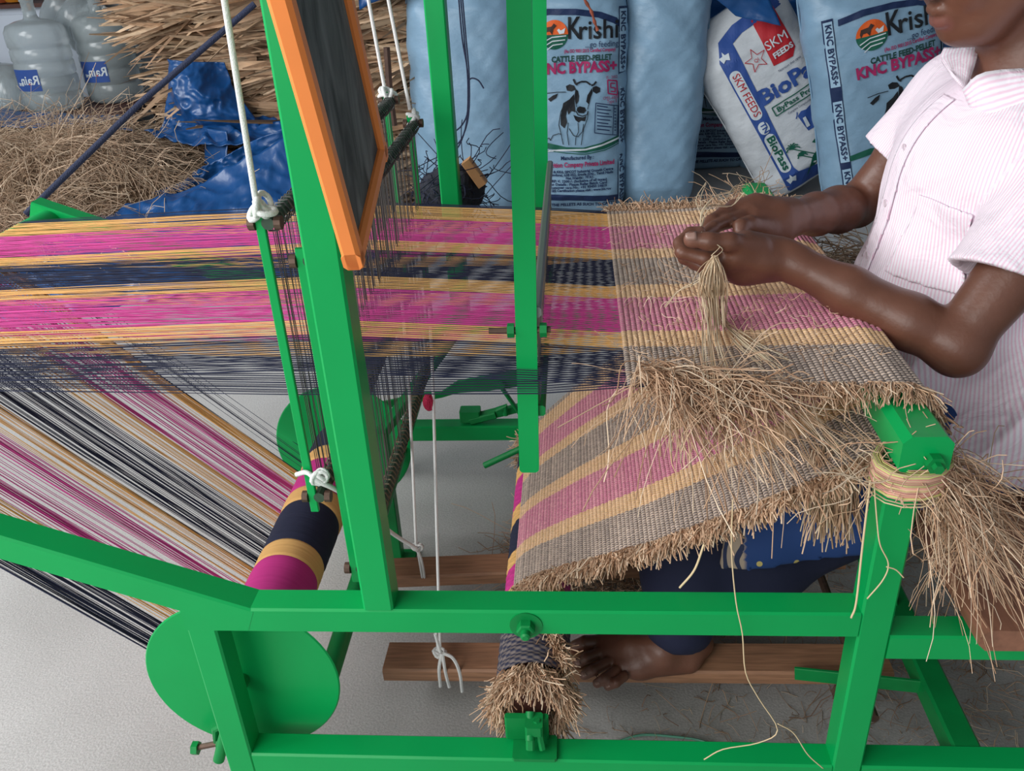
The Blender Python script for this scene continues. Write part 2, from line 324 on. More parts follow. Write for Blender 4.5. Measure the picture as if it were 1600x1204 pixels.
for i in range(9):
    y0, y1 = .935 + .66 * EB[i], .935 + .66 * EB[i + 1]; r0 = .0605 + rng.uniform(-.0015, .0015)
    n = max(6, int((y1 - y0) / .0022)); prof = []
    for k in range(n + 1):
        f_ = k / n; e = .0022 * (1 - min(1, min(f_, 1 - f_) * 8)) if i else 0
        prof += [(r0 - e + (.0005 if k % 2 else -.0003) + rng.uniform(-.0003, .0003), y0 + (y1 - y0) * f_)]
    yb = MB().lathe([(0, y0)] + prof + [(0, y1)], (BX, 0, BZ), 'Y', 48)
    o = mk('yarn_band', yb.V, yb.F, YARN, wb, np.tile(np.array(BC[i]), (len(yb.V), 1)), True)
    o['label'] = {NAVY: 'navy yarn band', YEL: 'yellow yarn band', PINK: 'pink yarn band'}[BC[i]]
# ================================================================ WARP
warp = thing('warp_yarns', 'pink, yellow and navy warp yarns stretched from the back roller to the cloth', 'yarn')
def fellx(t): return .068 - .012 * t
NY = 230; yt = np.linspace(.004, .996, NY); ZW = .722
XA_, XBh = -.374, -.337
for i in range(9):
    idx = np.where((yt >= TE[i]) & (yt < TE[i + 1]))[0]
    if len(idx) == 0: continue
    paths = []; cols = []
    for j in idx:
        t = yt[j]; y = BE[0] + t * (BE[-1] - BE[0]); up = j % 2
        for rep in range(2 if BC[i] != NAVY else 2):
            jy = rng.normal(0, .0006, 5) + (rep - .5) * .0016; zz = .012 if up else -.010
            yl = y + .01 + rng.normal(0, .0035)
            paths.append([(-1.19, yl, .732 + rng.uniform(-.001, .001)), (-.80, (y * 2 + yl) / 3 + rng.normal(0, .0025), .734 + zz * .7 + rng.normal(0, .002)), (XA_, y + jy[1], .733 + zz * 1.6), (XB, y + jy[2], ZW + zz * .8), (fellx(t), y + jy[3], ZW), (.12, y + jy[3], ZW + .001)])
            cols.append(np.array(YPK if BC[i] == PINK else BC[i]) * rng.uniform(.8, 1.2))
    V, F, k = tubes(np.array(paths), .00052, 4)
    o = mk('upper_yarn_band', V, F, YARN, warp, np.repeat(np.array(cols), k, 0), True, 'stuff'); o['label'] = {NAVY: 'navy upper warp yarns', YEL: 'yellow upper warp yarns', PINK: 'pink upper warp yarns'}[BC[i]]
    # the sheet from the beam up to the back roller
    paths = []; cols = []
    n2 = int(len(idx) * (1.9 if BC[i] == NAVY else 1.7)); cl = rng.uniform(EB[i], EB[i + 1], max(3, n2 // 5))
    for j in range(n2):
        te = cl[rng.integers(len(cl))] + rng.normal(0, .004) if rng.random() < .65 else rng.uniform(EB[i], EB[i + 1])
        te = min(max(te, EB[i] + .002), EB[i + 1] - .002)
        yb_ = .937 + .655 * te; yr = .985 + .735 * te + rng.normal(0, .006)
        paths.append([(BX - .042, yb_, BZ - .044), (BX - .36, yb_ * .53 + yr * .47 + rng.normal(0, .0012), BZ - .044 + .502 * (.318 / .640) - rng.uniform(0, .004)), (-1.209, yr, .698)])
        cols.append(np.array(YPK if BC[i] == PINK else BC[i]) * rng.uniform(.8, 1.2))
    V, F, k = tubes(np.array(paths), .0006, 4)
    o = mk('lower_yarn_band', V, F, YARN, warp, np.repeat(np.array(cols), k, 0), True, 'stuff'); o['label'] = {NAVY: 'navy lower warp yarns', YEL: 'yellow lower warp yarns', PINK: 'pink lower warp yarns'}[BC[i]]
# ================================================================ WOVEN MAT
mat_ = thing('woven_mat', 'striped straw-fibre mat being woven, draped over the right beam', 'mat')
# path of the mat in x-z with near and far y of its edges
PTS = [(.066, .7225, .972, 1.712), (.20, .727, .958, 1.70), (.34, .737, .935, 1.69), (.385, .742, .925, 1.69), (.412, .735, .922, 1.68), (.424, .715, .92, 1.68), (.421, .690, .92, 1.68), (.405, .672, .92, 1.68), (.34, .622, .93, 1.67), (.24, .545, .955, 1.665), (.10, .44, 1.00, 1.66), (0., .36, 1.055, 1.65), (-.07, .297, 1.10, 1.64), (-.098, .268, 1.115, 1.635), (-.112, .248, 1.12, 1.635)]
PTS = np.array(PTS)
def resample(P, step):
    D = np.concatenate([[0], np.cumsum(np.hypot(np.diff(P[:, 0]), np.diff(P[:, 1])))]); n = int(D[-1] / step); s = np.linspace(0, D[-1], n)
    return np.stack([np.interp(s, D, P[:, k]) for k in range(4)], 1)
CP_, WP = .0076, .0062
def weave(name, Q):
    n = len(Q); tan = np.gradient(Q[:, :2], axis=0); tan /= np.linalg.norm(tan, axis=1, keepdims=True); nor = np.stack([-tan[:, 1], tan[:, 0]], 1)
    S = 5; m_ = int(.74 / WP) * S; t = np.linspace(0, 1, m_ + 1); K = 5
    ti = np.searchsorted(TE, t, side='right') - 1; ti = np.clip(ti, 0, 8); bc = np.array(BC)[ti]
    allV = []; allC = []; 
    for c in range(n):
        y = Q[c, 2] + t * (Q[c, 3] - Q[c, 2]); ph = (np.arange(m_ + 1) + (c % 2) * 2.5) % S
        over = (ph < 1.6); env = np.where(over, .72, 1.0) + rng.uniform(-.06, .06, m_ + 1); lay = rng.uniform(.85, 1.15)
        straw = np.array([.86, .70, .53]) * rng.uniform(.78, 1.12, (m_ + 1, 1)) * lay
        isn = (bc[:, 0] < .1)[:, None]; isp = (bc[:, 1] < .1)[:, None]
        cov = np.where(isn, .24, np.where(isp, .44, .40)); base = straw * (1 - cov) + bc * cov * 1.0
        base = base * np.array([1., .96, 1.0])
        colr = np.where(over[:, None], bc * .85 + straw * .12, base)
        for k in range(K):
            a = math.pi * (k / (K - 1)); rr = CP_ * .56 * env; off = -math.cos(a) * rr; hh = math.sin(a) * rr * .75 * (1 - .0 * env)
            x = Q[c, 0] + tan[c, 0] * off + nor[c, 0] * hh; z = Q[c, 1] + tan[c, 1] * off + nor[c, 1] * hh
            allV.append(np.stack([x, y, z], 1)); allC.append(colr * (.6 if k in (0, K - 1) else 1.))  # cord edges darkened: shade of the gaps between cords painted into the colour
    V = np.concatenate(allV); C = np.concatenate(allC); M = m_ + 1
    rows = np.arange(n * K)[:, None] * M; j = np.arange(m_)[None, :]
    keep = np.array([r for r in range(n * K - 1)])[:, None] * M
    F = np.stack([keep + j, keep + j + 1, keep + M + j + 1, keep + M + j], -1).reshape(-1, 4)
    return mk(name, V, F, WEAVE, mat_, C, True, 'stuff')
Q = resample(PTS, CP_); ktop = int(np.argmax(Q[:, 0]))
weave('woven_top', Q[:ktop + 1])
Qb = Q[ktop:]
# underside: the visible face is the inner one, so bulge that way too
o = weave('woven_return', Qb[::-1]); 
# fringes
def edge_fringe(name, Qs, side_, n, length, r=.0011, outz=-.15, jit=.5, parent=mat_, seed_y=0., curl=.22, lift=.0):
    i = rng.integers(0, len(Qs), n); S = np.stack([Qs[i, 0] + rng.uniform(-.004, .004, n), (Qs[i, 2] if side_ < 0 else Qs[i, 3]) - side_ * .004 + seed_y, Qs[i, 1] + rng.uniform(-.001, .006, n) + lift], 1)
    D = np.stack([rng.normal(0, jit, n), np.full(n, float(side_)), rng.normal(outz, .28, n)], 1)
    return straw_obj(name, fibres(S, D, rng.uniform(.5, 1.25, n) * length, curl=curl, grav=.35), rng.uniform(.6, 1.5, n) * r, parent)
edge_fringe('near_fringe', Q[8:ktop], -1, 700, .026, r=.0007)
edge_fringe('far_fringe', Q[:ktop], 1, 1300, .030, r=.0008, outz=.4, jit=.6)
edge_fringe('lower_near_fringe', Qb, -1, 2500, .024, r=.0010, outz=-.1, jit=.4)
# messy bundle lying on the near edge
n = 720; u_ = rng.beta(1.0, 2.0, n); S = np.stack([.075 + u_ * .17, .985 - u_ * .045 + rng.normal(0, .006, n), .728 + rng.uniform(0, .018, n)], 1)
D = np.stack([rng.normal(.75, .55, n), rng.normal(-.55, .35, n), rng.normal(-.05, .18, n)], 1)
straw_obj('loose_tuft', fibres(S, D, rng.uniform(.04, .125, n), curl=.30, grav=.55, K=10), rng.uniform(.0004, .0010, n), mat_)
# loose bits lying on the mat
n = 420; S = np.stack([rng.uniform(.08, .38, n), rng.uniform(.98, 1.68, n), np.full(n, .7335)], 1); S[:, 2] += (S[:, 0] - .07) * .05
D = np.stack([rng.normal(0, 1, n), rng.normal(0, 1, n), rng.normal(.1, .1, n)], 1)
straw_obj('loose_strand', fibres(S, D, rng.uniform(.01, .05, n), curl=.35, grav=.05, K=7), .0005, mat_, dark=1.15)
# thick hanging bunch near the right end
n = 260; S = np.stack([rng.uniform(.305, .358, n), rng.uniform(.96, .99, n), rng.uniform(.59, .625, n)], 1)
D = np.stack([rng.normal(.12, .14, n), rng.normal(-.12, .1, n), np.full(n, -1.)], 1)
straw_obj('hanging_bunch', fibres(S, D, rng.uniform(.05, .11, n), curl=.1, grav=.1, K=6), rng.uniform(.0006, .0015, n), mat_)
# long strands hanging from the mat
def strand(pts, r=.0009, nm='long_strand', n=40): 
    o = mk(nm, *(lambda mb: (mb.V, mb.F))(MB().tube(bez(pts, n), r, 5)), STRAW, mat_, None, True)
    a = o.data.color_attributes.new('Col', 'FLOAT_COLOR', 'POINT'); a.data.foreach_set('color', np.tile(np.array([.72, .55, .33, 1]), len(o.data.vertices))); return o
Pn = lambda lst, y: [on(1, y, u, v) for u, v in lst]
strand(Pn([(1145, 780), (1143, 860), (1150, 940), (1160, 990), (1165, 1050), (1185, 1090), (1215, 1140), (1185, 1160), (1130, 1170), (1100, 1186)], .845))
strand(Pn([(1360, 750), (1348, 850), (1338, 940), (1330, 965)], .85), .0014)
strand(Pn([(1100, 850), (1085, 890), (1062, 918)], .9), .0016); strand(Pn([(1215, 1130), (1240, 1145), (1262, 1178), (1286, 1200)], .845))
strand(Pn([(1365, 745), (1370, 810), (1375, 850), (1388, 880), (1380, 905), (1355, 935)], .845)); strand(Pn([(1385, 885), (1400, 890), (1412, 902)], .845))
# ================================================================ CLOTH BEAM
cbx, cbz = -.077, .197
cb = thing('cloth_beam', 'cloth beam wound with finished mat, straw collar at its near end', 'beam')
sm(MB().lathe([(0, .92), (.03, .92), (.034, .94), (.034, 1.68), (0, 1.69)], (cbx, 0, cbz), 'Y', 24).build('core', DWOOD, cb))
yy = np.linspace(.955, 1.64, 420); th = np.linspace(0, 2 * math.pi, 73)[:-1]
YY, TH = np.meshgrid(yy, th, indexing='ij'); tt = np.clip((YY - .955) / .685, 0, .999)
ti = np.clip(np.searchsorted([0, .24, .28, .36, .42, .56, .63, .78, .86], tt, side='right') - 1, 0, 8); bc = np.array(BC)[ti]
pat = (np.floor(YY / .0045) + np.floor(TH / (2 * math.pi) * 36)) % 2
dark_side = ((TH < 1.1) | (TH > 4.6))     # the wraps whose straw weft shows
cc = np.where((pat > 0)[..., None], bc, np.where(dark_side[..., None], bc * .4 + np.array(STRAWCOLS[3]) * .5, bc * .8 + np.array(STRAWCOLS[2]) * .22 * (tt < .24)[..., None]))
R_ = .0565 + .0012 * pat + .001 * np.sin(YY * 300)
V = np.stack([cbx + R_ * np.cos(TH), YY, cbz + R_ * np.sin(TH)], -1).reshape(-1, 3); n0, n1 = YY.shape
i, j = np.meshgrid(np.arange(n0 - 1), np.arange(n1), indexing='ij'); F = np.stack([i * n1 + j, i * n1 + (j + 1) % n1, (i + 1) * n1 + (j + 1) % n1, (i + 1) * n1 + j], -1).reshape(-1, 4)
mk('rolled_mat', V, F, YARN, cb, cc.reshape(-1, 3), True)
# straw collars
def collar(y, n, sgn, R=.056, ln=.05, nm='fringe_collar'):
    a = rng.uniform(0, 2 * math.pi, n); yy = y + rng.uniform(-.012, .012, n) * -sgn
    rr_ = R * rng.uniform(.35, 1, n) ** .5; S = np.stack([cbx + rr_ * np.cos(a), yy, cbz + rr_ * np.sin(a)], 1); D = np.stack([np.cos(a) * .55 + rng.normal(0, .25, n), sgn * (1 + 0 * a) + rng.normal(0, .3, n), np.sin(a) * .25 - .40 + rng.normal(0, .25, n)], 1)
    return straw_obj(nm, fibres(S, D, rng.uniform(.4, 1.1, n) * ln, curl=.25, grav=.1), rng.uniform(.0006, .0013, n), cb)
collar(.948, 2500, -1, ln=.036); collar(1.63, 1300, 1, ln=.045)
n = 950; s = rng.uniform(0, 1, n); a = 1.70 - s * 1.15; yy = 1.10 - s * .13 + rng.normal(0, .004, n)
S = np.stack([cbx + .056 * np.cos(a), yy, cbz + .056 * np.sin(a)], 1); D = np.stack([rng.normal(.2, .45, n), rng.normal(-.8, .4, n), rng.normal(.35, .3, n)], 1)
straw_obj('spiral_fringe', fibres(S, D, rng.uniform(.015, .035, n), curl=.2, grav=.3), rng.uniform(.0007, .0013, n), cb)
sm(MB().tube([on(1, 1.62, 757, 727), on(1, 1.62, 815, 700)], .0075, 12).build('turning_spoke', GREEN2, cb))
# ================================================================ HARNESSES
def harness(x, z0, z1, y0, y1, label, n, tilt=0.):
    h = thing('harness', label, 'heddle frame', 'heddle harnesses')
    for yy in (y0, y1): MB().bar((x, yy, z0 - .02), (x, yy, z1 + .012), .0115, .007, (0, 1, 0), .001).build('side_bar', GREEN, h)
    for zz, nm in ((z1 - .004, 'top_bar'), (z0 + .004, 'bottom_bar')): sm(MB().tube([(x + .010, y0 - .004, zz), (x + .010, y1 + .004, zz)], .008, 10).build(nm, mat('dull_green_' + nm, (.03, .07, .04), .5, var=.3, vscale=90), h))
    for yy in (y0, y1):
        for zz in (z0 + .004, z1 - .004):
            MB().lathe([(.0085, 0), (.0085, .008)], (x - .014, yy, zz), 'X', 10).build('bolt', RUST, h); MB().lathe([(.0085, 0), (.0085, .008)], (x + .018, yy, zz), 'X', 10).build('bolt', RUST, h)
    ys = np.linspace(y0 + .015, y1 - .015, n) + rng.normal(0, .0012, n); P = np.zeros((n, 5, 3)); P[:, :, 0] = x + .008 + rng.normal(0, .002, (n, 1)); P[:, :, 1] = ys[:, None] + rng.normal(0, .0015, (n, 5))
    P[:, :, 2] = np.array([z0, z0 * .7 + z1 * .3, (z0 + z1) / 2, z0 * .3 + z1 * .7, z1])
    V, F, _ = tubes(P, .00065); mk('heddle_wire', V, F, STEEL, h, kind='stuff')
    nl = n // 2; P = np.zeros((nl, 7, 3)); ys = np.linspace(y0 + .012, y1 - .012, nl); a = np.linspace(0, 2 * math.pi, 7)
    P[:, :, 0] = x + .010 + .011 * np.cos(a); P[:, :, 1] = ys[:, None]; P[:, :, 2] = z1 - .006 + .013 * np.sin(a); V, F, _ = tubes(P, .0013); mk('heddle_loop', V, F, STEEL, h, kind='stuff')
    P[:, :, 2] += z0 - z1 + .012; V, F, _ = tubes(P, .0016); mk('heddle_loop', V, F, mat('old_brass', (.13, .10, .06), .5, metal=.4), h, kind='stuff')
    return h
harness(-.372, .553, .955, .965, 1.745, 'raised green heddle frame whose corner shows left of the tall upright', 120)
harness(-.330, .425, .907, .965, 1.755, 'lowered green heddle frame behind the tall upright and slate', 120)
# cords
def cord(pts, r, label, nm='cord', m=None, cat='cord', group=None, n=30):
    o = sm(MB().tube(bez(pts, n) if len(pts) > 3 else pts, r, 8).build(nm, m or ROPE), 1.2); return tag(o, label, cat, group)
def knot(c, s, label, parent=None):
    mb = MB(); c = Vector(c)
    for q in range(5):
        ax = Vector(rng.normal(size=3)).normalized(); e = ax.orthogonal().normalized(); f = ax.cross(e)
        off = Vector(rng.normal(size=3)) * s * .3
        mb.tube([c + off + e * math.cos(a) * s + f * math.sin(a) * s * .8 for a in np.linspace(0, 2 * math.pi, 13)[:-1]], s * .32, 7, closed=True)
    o = sm(mb.build('knot', ROPE, parent), 1.5)
    if not parent: tag(o, label, 'knot')
    return o
A0 = Vector((-.372, .962, .962)); 
t_ = on(1, .93, 348, -20); 
c1_ = cord([on(1, .93, 346, -30), A0 + Vector((0.002, -.003, .02))], .0038, 'white cord knotted to the near top corner of the raised heddle frame')
knot(A0 + Vector((.004, 0, .008)), .0115, '', c1_)
c2_ = cord([on(1, 1.745, 572, -20), (-.372, 1.745, .975)], .0036, 'white cord hanging to the far top corner of the raised heddle frame')
knot((-.368, 1.745, .962), .012, '', c2_)
c3_ = cord([on(1, 1.755, 603, -20), (-.328, 1.755, .93)], .0036, 'white cord hanging to the far top corner of the lowered heddle frame')
knot((-.326, 1.755, .915), .012, '', c3_)
c4_ = cord([on(1, .96, 463, 741), on(1, .955, 480, 738), on(1, .95, 497, 752), on(1, .96, 520, 762), on(1, 1.0, 545, 778), on(1, 1.15, 612, 832), on(1, 1.2, 650, 856)], .0035, 'white cord knotted to the raised frame foot, slanting down behind the upright')
knot(on(1, .955, 500, 745), .010, '', c4_)
kp = on(1, 1.3, 652, 856)
c5_ = cord([on(1, 1.33, 628, 470), on(1, 1.32, 640, 620), on(1, 1.3, 650, 850)], .0026, 'left thin white cord running down to the rear treadle'); knot(kp, .008, '', c5_)
sm(MB().tube(bez([kp, on(1, 1.31, 656, 880), on(1, 1.36, 662, 915)], 10), .0026, 6).build('cord_end', ROPE, c5_)); sm(MB().tube(bez([kp, on(1, 1.31, 660, 880), on(1, 1.36, 665, 915)], 10), .0026, 6).build('cord_end', ROPE, c5_))
kq = on(1, 1.12, 688, 1018)
c6_ = cord([on(1, 1.34, 671, 480), on(1, 1.30, 677, 620), on(1, 1.2, 683, 850), kq], .0027, 'right thin white cord running down to the front treadle'); knot(kq, .009, '', c6_)
for pl in ([(688, 1018), (680, 990)], [(690, 1020), (686, 1045), (688, 1072)], [(691, 1020), (696, 1050), (702, 1073)], [(693, 1020), (708, 1028), (718, 1050), (722, 1080)]):
    sm(MB().tube(bez([on(1, 1.10, *q_) for q_ in pl], 14), .0032, 6).build('cord_end', ROPE, c6_))
cord([on(1, 2.7, 398, 6), on(1, 2.6, 220, 160), on(1, 2.3, 40, 335)], .009, 'dark blue rope slanting across the leaf stack to the loom arm', 'rope', BLUEROPE, 'rope')
# treadles
def plank(pL, pR, wy, th, label):
    o = MB().bar(pL, pR, wy, th, (0, 0, 1), .004).build('treadle', WOOD); return tag(o, label, 'treadle', 'wooden treadles')
plank((-.358, 1.137, .062), (.53, 1.125, .082), .072, .030, 'front wooden treadle plank with the foot resting on it')
plank((-.40, 1.365, .075), (.53, 1.42, .082), .065, .030, 'rear wooden treadle plank, mostly hidden behind the top rail')
# small red ball of yarn
ry = on(1, 1.30, 670, 628); rb = MB()
V = []
for q in range(26):
    a0 = rng.uniform(0, math.pi); ax = Vector((math.cos(a0) * .4, math.sin(a0) * .3, 1)).normalized(); e = ax.orthogonal().normalized(); f = ax.cross(e)
    ax2 = Vector((rng.normal(0, .9), rng.normal(0, .9), rng.normal(0, .25))).normalized(); e = ax2.orthogonal().normalized(); f = ax2.cross(e)
    rb.tube([Vector((ry[0], ry[1], ry[2])) + Vector((v_.x * .75, v_.y * .75, v_.z * 1.25)) for v_ in [e * math.cos(a) * .0125 + f * math.sin(a) * .0125 for a in np.linspace(0, 2 * math.pi, 15)[:-1]]], .0016, 5, closed=True)
rb.lathe([(0, -.013), (.007, -.009), (.0095, 0), (.007, .009), (0, .013)], ry, 'Z', 12)
tag(sm(rb.build('yarn_ball', REDYARN), 2), 'small red ball of yarn hanging at the right thin cord', 'yarn')
# ================================================================ SLATE BOARD
sb = thing('slate_board', 'narrow slate in an orange frame propped against the tall upright', 'slate')
bl = Vector(on(1, .825, 553, 422)); tl = Vector(on(1, .715, 402, -110)); up = (tl - bl).normalized()
dp = Vector(on(0, bl.x - .002, 612, 318)) - bl; dp = (dp - up * dp.dot(up)); W_ = dp.length; dp.normalize(); nn = dp.cross(up).normalized(); H_ = .50
if nn.x < 0: nn = -nn
def sbar(name, a, b, w_, h_): return MB().bar(a, b, w_, h_, nn, .004).build(name, ORANGE, sb)
fw = .020; th_ = .020
sbar('frame_rail', bl + dp * fw / 2, bl + dp * fw / 2 + up * H_, fw, th_); sbar('frame_rail', bl + dp * (W_ - fw / 2), bl + dp * (W_ - fw / 2) + up * H_, fw, th_)
sbar('frame_rail', bl + up * fw / 2, bl + up * fw / 2 + dp * W_, fw, th_); sbar('frame_rail', bl + up * (H_ - fw / 2), bl + up * (H_ - fw / 2) + dp * W_, fw, th_)
MB().bar(bl + dp * fw * .8 + up * H_ / 2, bl + dp * (W_ - fw * .8) + up * H_ / 2, H_ - fw, .006, nn, .001).build('slate_panel', SLATE, sb)
# seat plank
o = MB().bar((.75, .835, .425), (.75, 1.70, .425), .50, .034, (0, 0, 1), .012).build('seat_plank', SEATWOOD); tag(o, 'brown wooden seat plank laid across the loom rails under the weaver', 'seat')
# ================================================================ SACKS
def tmesh(s, size, bold=0., align='CENTER', sx=1.):
    c = bpy.data.curves.new('t', 'FONT'); c.body = s; c.size = size; c.align_x = align; c.offset = bold; c.resolution_u = 2; c.fill_mode = 'FRONT'
    o = bpy.data.objects.new('t', c); COLL.objects.link(o); dg = bpy.context.evaluated_depsgraph_get(); me = o.evaluated_get(dg).to_mesh()
    V = [(v.co.x * sx, v.co.y) for v in me.vertices]; F = [tuple(p.vertices) for p in me.polygons]
    o.evaluated_get(dg).to_mesh_clear(); bpy.data.objects.remove(o); bpy.data.curves.remove(c); return V, F
class Art:                                 # flat print: 2-D pieces on a sack front
    def __init__(s): s.items = []
    def poly(s, pts, m, lay=0):
        s.items.append((list(pts), [tuple(range(len(pts)))], m, lay)); return s
    def text(s, t, x, z, size, m, rot=0., bold=0., fit=None, lay=1, align='CENTER', mirror=False):
        V, F = tmesh(t, size, bold, align)
        if not V: return s
        if fit:
            w_ = max(v[0] for v in V) - min(v[0] for v in V); k = fit / w_; V = [(a * k, b) for a, b in V]
        if mirror: V = [(-a, b) for a, b in V]
        c, n = math.cos(rot), math.sin(rot); s.items.append(([(x + a * c - b * n, z + a * n + b * c) for a, b in V], F, m, lay)); return s
    def line(s, pts, w_, m, lay=1):
        for (x0, z0), (x1, z1) in zip(pts[:-1], pts[1:]):
            dx, dz = x1 - x0, z1 - z0; L_ = math.hypot(dx, dz) or 1; nx, nz = -dz / L_ * w_ / 2, dx / L_ * w_ / 2
            s.poly([(x0 + nx, z0 + nz), (x0 - nx, z0 - nz), (x1 - nx, z1 - nz), (x1 + nx, z1 + nz)], m, lay)
        return s
    def disc(s, x, z, r, m, a0=0, a1=2 * math.pi, lay=0, n=28):
        return s.poly([(x + r * math.cos(a), z + r * math.sin(a)) for a in np.linspace(a0, a1, n)], m, lay)
def vnoise(x, z, seed):
    return (np.sin(x * 23 + seed + 2 * np.sin(z * 9 + seed)) * .5 + np.sin(z * 17 + seed * 2 + 3 * np.sin(x * 7)) * .6 + np.sin((x + z) * 41 + seed * 3) * .25 + np.sin((x * 1.4 - z) * 63 + seed) * .16) * .0085
def sack(x, y, W, Hs, D, lean, m, label, art=None, seed=1., taper=.0, z0=.0, group=None, pinch=.0, rotz=0.):
    th = thing('feed_sack', label, 'sack', group)
    def wfun(v): return (W / 2) * (1 - .12 * np.exp(-v / .06) - taper * v - .10 * np.exp(-(Hs - v) / (.08)) ) * (1 + .025 * np.sin(v * 7 + seed))
    def dfun(v): return (D / 2) * np.clip(np.minimum((v + .03) / .12, 1), 0, 1) ** .5 * np.clip((Hs + .02 - v) / .22, 0, 1) ** .6 * (1 + .04 * np.sin(v * 9 + seed * 2))
    e = .62
    nv, nu = 90, 96; v = np.linspace(0, Hs, nv)[:, None]; a = np.linspace(0, 2 * math.pi, nu + 1)[None, :-1]
    c, s_ = np.cos(a), np.sin(a); X = wfun(v) * np.sign(c) * np.abs(c) ** e; Y = -dfun(v) * np.sign(s_) * np.abs(s_) ** .9 + 0 * a; Z = v + 0 * a
    nz = vnoise(X, Z, seed); sc = np.clip(np.abs(s_), 0, 1) ** .5
    Y = Y - nz * np.sign(s_) * sc; X = X + vnoise(Z, X * .5 + 1, seed) * .8 * np.sign(c) * np.abs(c) ** 2
    V = np.stack([X, Y, Z], -1).reshape(-1, 3); i, j = np.meshgrid(np.arange(nv - 1), np.arange(nu), indexing='ij')
    F = np.stack([i * nu + j, i * nu + (j + 1) % nu, (i + 1) * nu + (j + 1) % nu, (i + 1) * nu + j], -1).reshape(-1, 4).tolist()
    F += [tuple(reversed(range(nu))), tuple(range((nv - 1) * nu, nv * nu))]
    th.location = (x, y, z0); th.rotation_euler = (-.07, lean, rotz)
    body_ = mk('sack_body', V, F, m, th, None, True)
    for sx in (-1, 1):                     # stitched side seam
        P_ = [(sx * (float(wfun(q)) + .001), 0.0, q) for q in np.linspace(.02, Hs - .02, 24)]
        sm(MB().tube(P_, .004, 5).build('side_seam', m, body_), 2)
    if art:
        bym = {}
        for pts, faces, mm, lay in art.items: bym.setdefault(mm, []).append((pts, faces, lay))
        for mm, its in bym.items():
            bm = bmesh.new()
            for pts, faces, lay in its:
                vs = [bm.verts.new((p[0], -.001 * lay, p[1])) for p in pts]
                for f in faces:
                    try: bm.faces.new([vs[q] for q in f])
                    except ValueError: pass
            bmesh.ops.triangulate(bm, faces=bm.faces)
            for it in range(5):
                le = [ed for ed in bm.edges if ed.calc_length() > .022]
                if not le: break
                bmesh.ops.subdivide_edges(bm, edges=le, cuts=1); bmesh.ops.triangulate(bm, faces=[f for f in bm.faces if len(f.verts) > 3])
            for vt in bm.verts:
                px_, lay, pz = vt.co.x, -vt.co.y / .001, vt.co.z; w_ = float(wfun(pz)); u = min(.999, abs(px_) / w_)
                if abs(px_) > w_: px_ = math.copysign(w_ * .999, px_)
                sv = (1 - u ** (2 / e)) ** .5; yy = -float(dfun(pz)) * sv ** .9 - float(vnoise(px_, pz, seed)) * sv ** .5
                vt.co = (px_, yy - .003 - .0024 * lay * (1 + 1.2 * u ** 3), pz)
            bmesh.ops.recalc_face_normals(bm, faces=bm.faces)
            me = bpy.data.meshes.new('print'); bm.to_mesh(me); bm.free(); me.materials.append(PAINTS[mm]); o = bpy.data.objects.new('print', me); COLL.objects.link(o); o.parent = body_; o['label'] = mm.replace('bluew', 'pale') .replace('dgreen', 'dark green') + ' print'
    return th
YS = 3.98
def lx(u, v):                              # photo pixel of the front sack -> its own flat print coordinates
    p = on(1, YS, u, v); return (p[0] + .045, p[2])
def cow(A, f, full=True):
    P = lambda pts: [f(*p) for p in pts]
    A.poly(P([(884, 140), (890, 137), (897, 139), (900, 145), (893, 148), (886, 147)]), 'black').poly(P([(926, 142), (932, 140), (938, 143), (938, 149), (932, 152), (926, 148)]), 'black')
    A.line(P([(896, 129), (899, 136), (902, 138)]), .008, 'black').line(P([(932, 133), (928, 138), (924, 139)]), .008, 'black').line(P([(901, 136), (908, 133), (916, 133), (923, 138)]), .007, 'black')
    A.poly(P([(899, 145), (903, 147), (905, 155), (904, 163), (901, 168), (898, 160), (898, 152)]), 'black').poly(P([(925, 143), (922, 148), (918, 154), (916, 164), (920, 168), (923, 158), (926, 150)]), 'black')
    A.poly(P([(902, 173), (906, 171), (914, 173), (916, 178), (912, 182), (904, 181), (901, 177)]), 'black'); A.line(P([(900, 178), (903, 184), (910, 186), (917, 184), (919, 178)]), .004, 'black')
    A.line(P([(901, 145), (899, 162), (901, 172)]), .003, 'black').line(P([(924, 145), (921, 165), (918, 176)]), .003, 'black')
    A.poly(P([(880, 166), (890, 160), (897, 152), (898, 166), (899, 180), (893, 178), (888, 184), (886, 176), (884, 186), (886, 196), (882, 205), (876, 200), (876, 185)]), 'black')
    A.poly(P([(896, 184), (903, 187), (911, 188), (916, 186), (914, 194), (908, 193), (904, 196), (899, 192)]), 'black')
    A.line(P([(853, 151), (870, 149), (884, 149)]), .003, 'black'); A.poly(P([(856, 160), (864, 154), (872, 151), (869, 158), (860, 164)]), 'black')
    for l in ([(882, 166), (876, 180), (873, 200), (877, 215), (880, 230)], [(888, 196), (886, 212), (889, 231)], [(889, 205), (896, 216), (903, 218), (910, 210), (912, 198)], [(900, 218), (899, 231)], [(919, 178), (918, 190), (912, 205), (908, 231)], [(853, 222), (858, 220), (860, 224), (864, 216), (873, 213), (877, 214)], [(903, 196), (904, 210), (901, 217)]): A.line(P(l), .003, 'black')
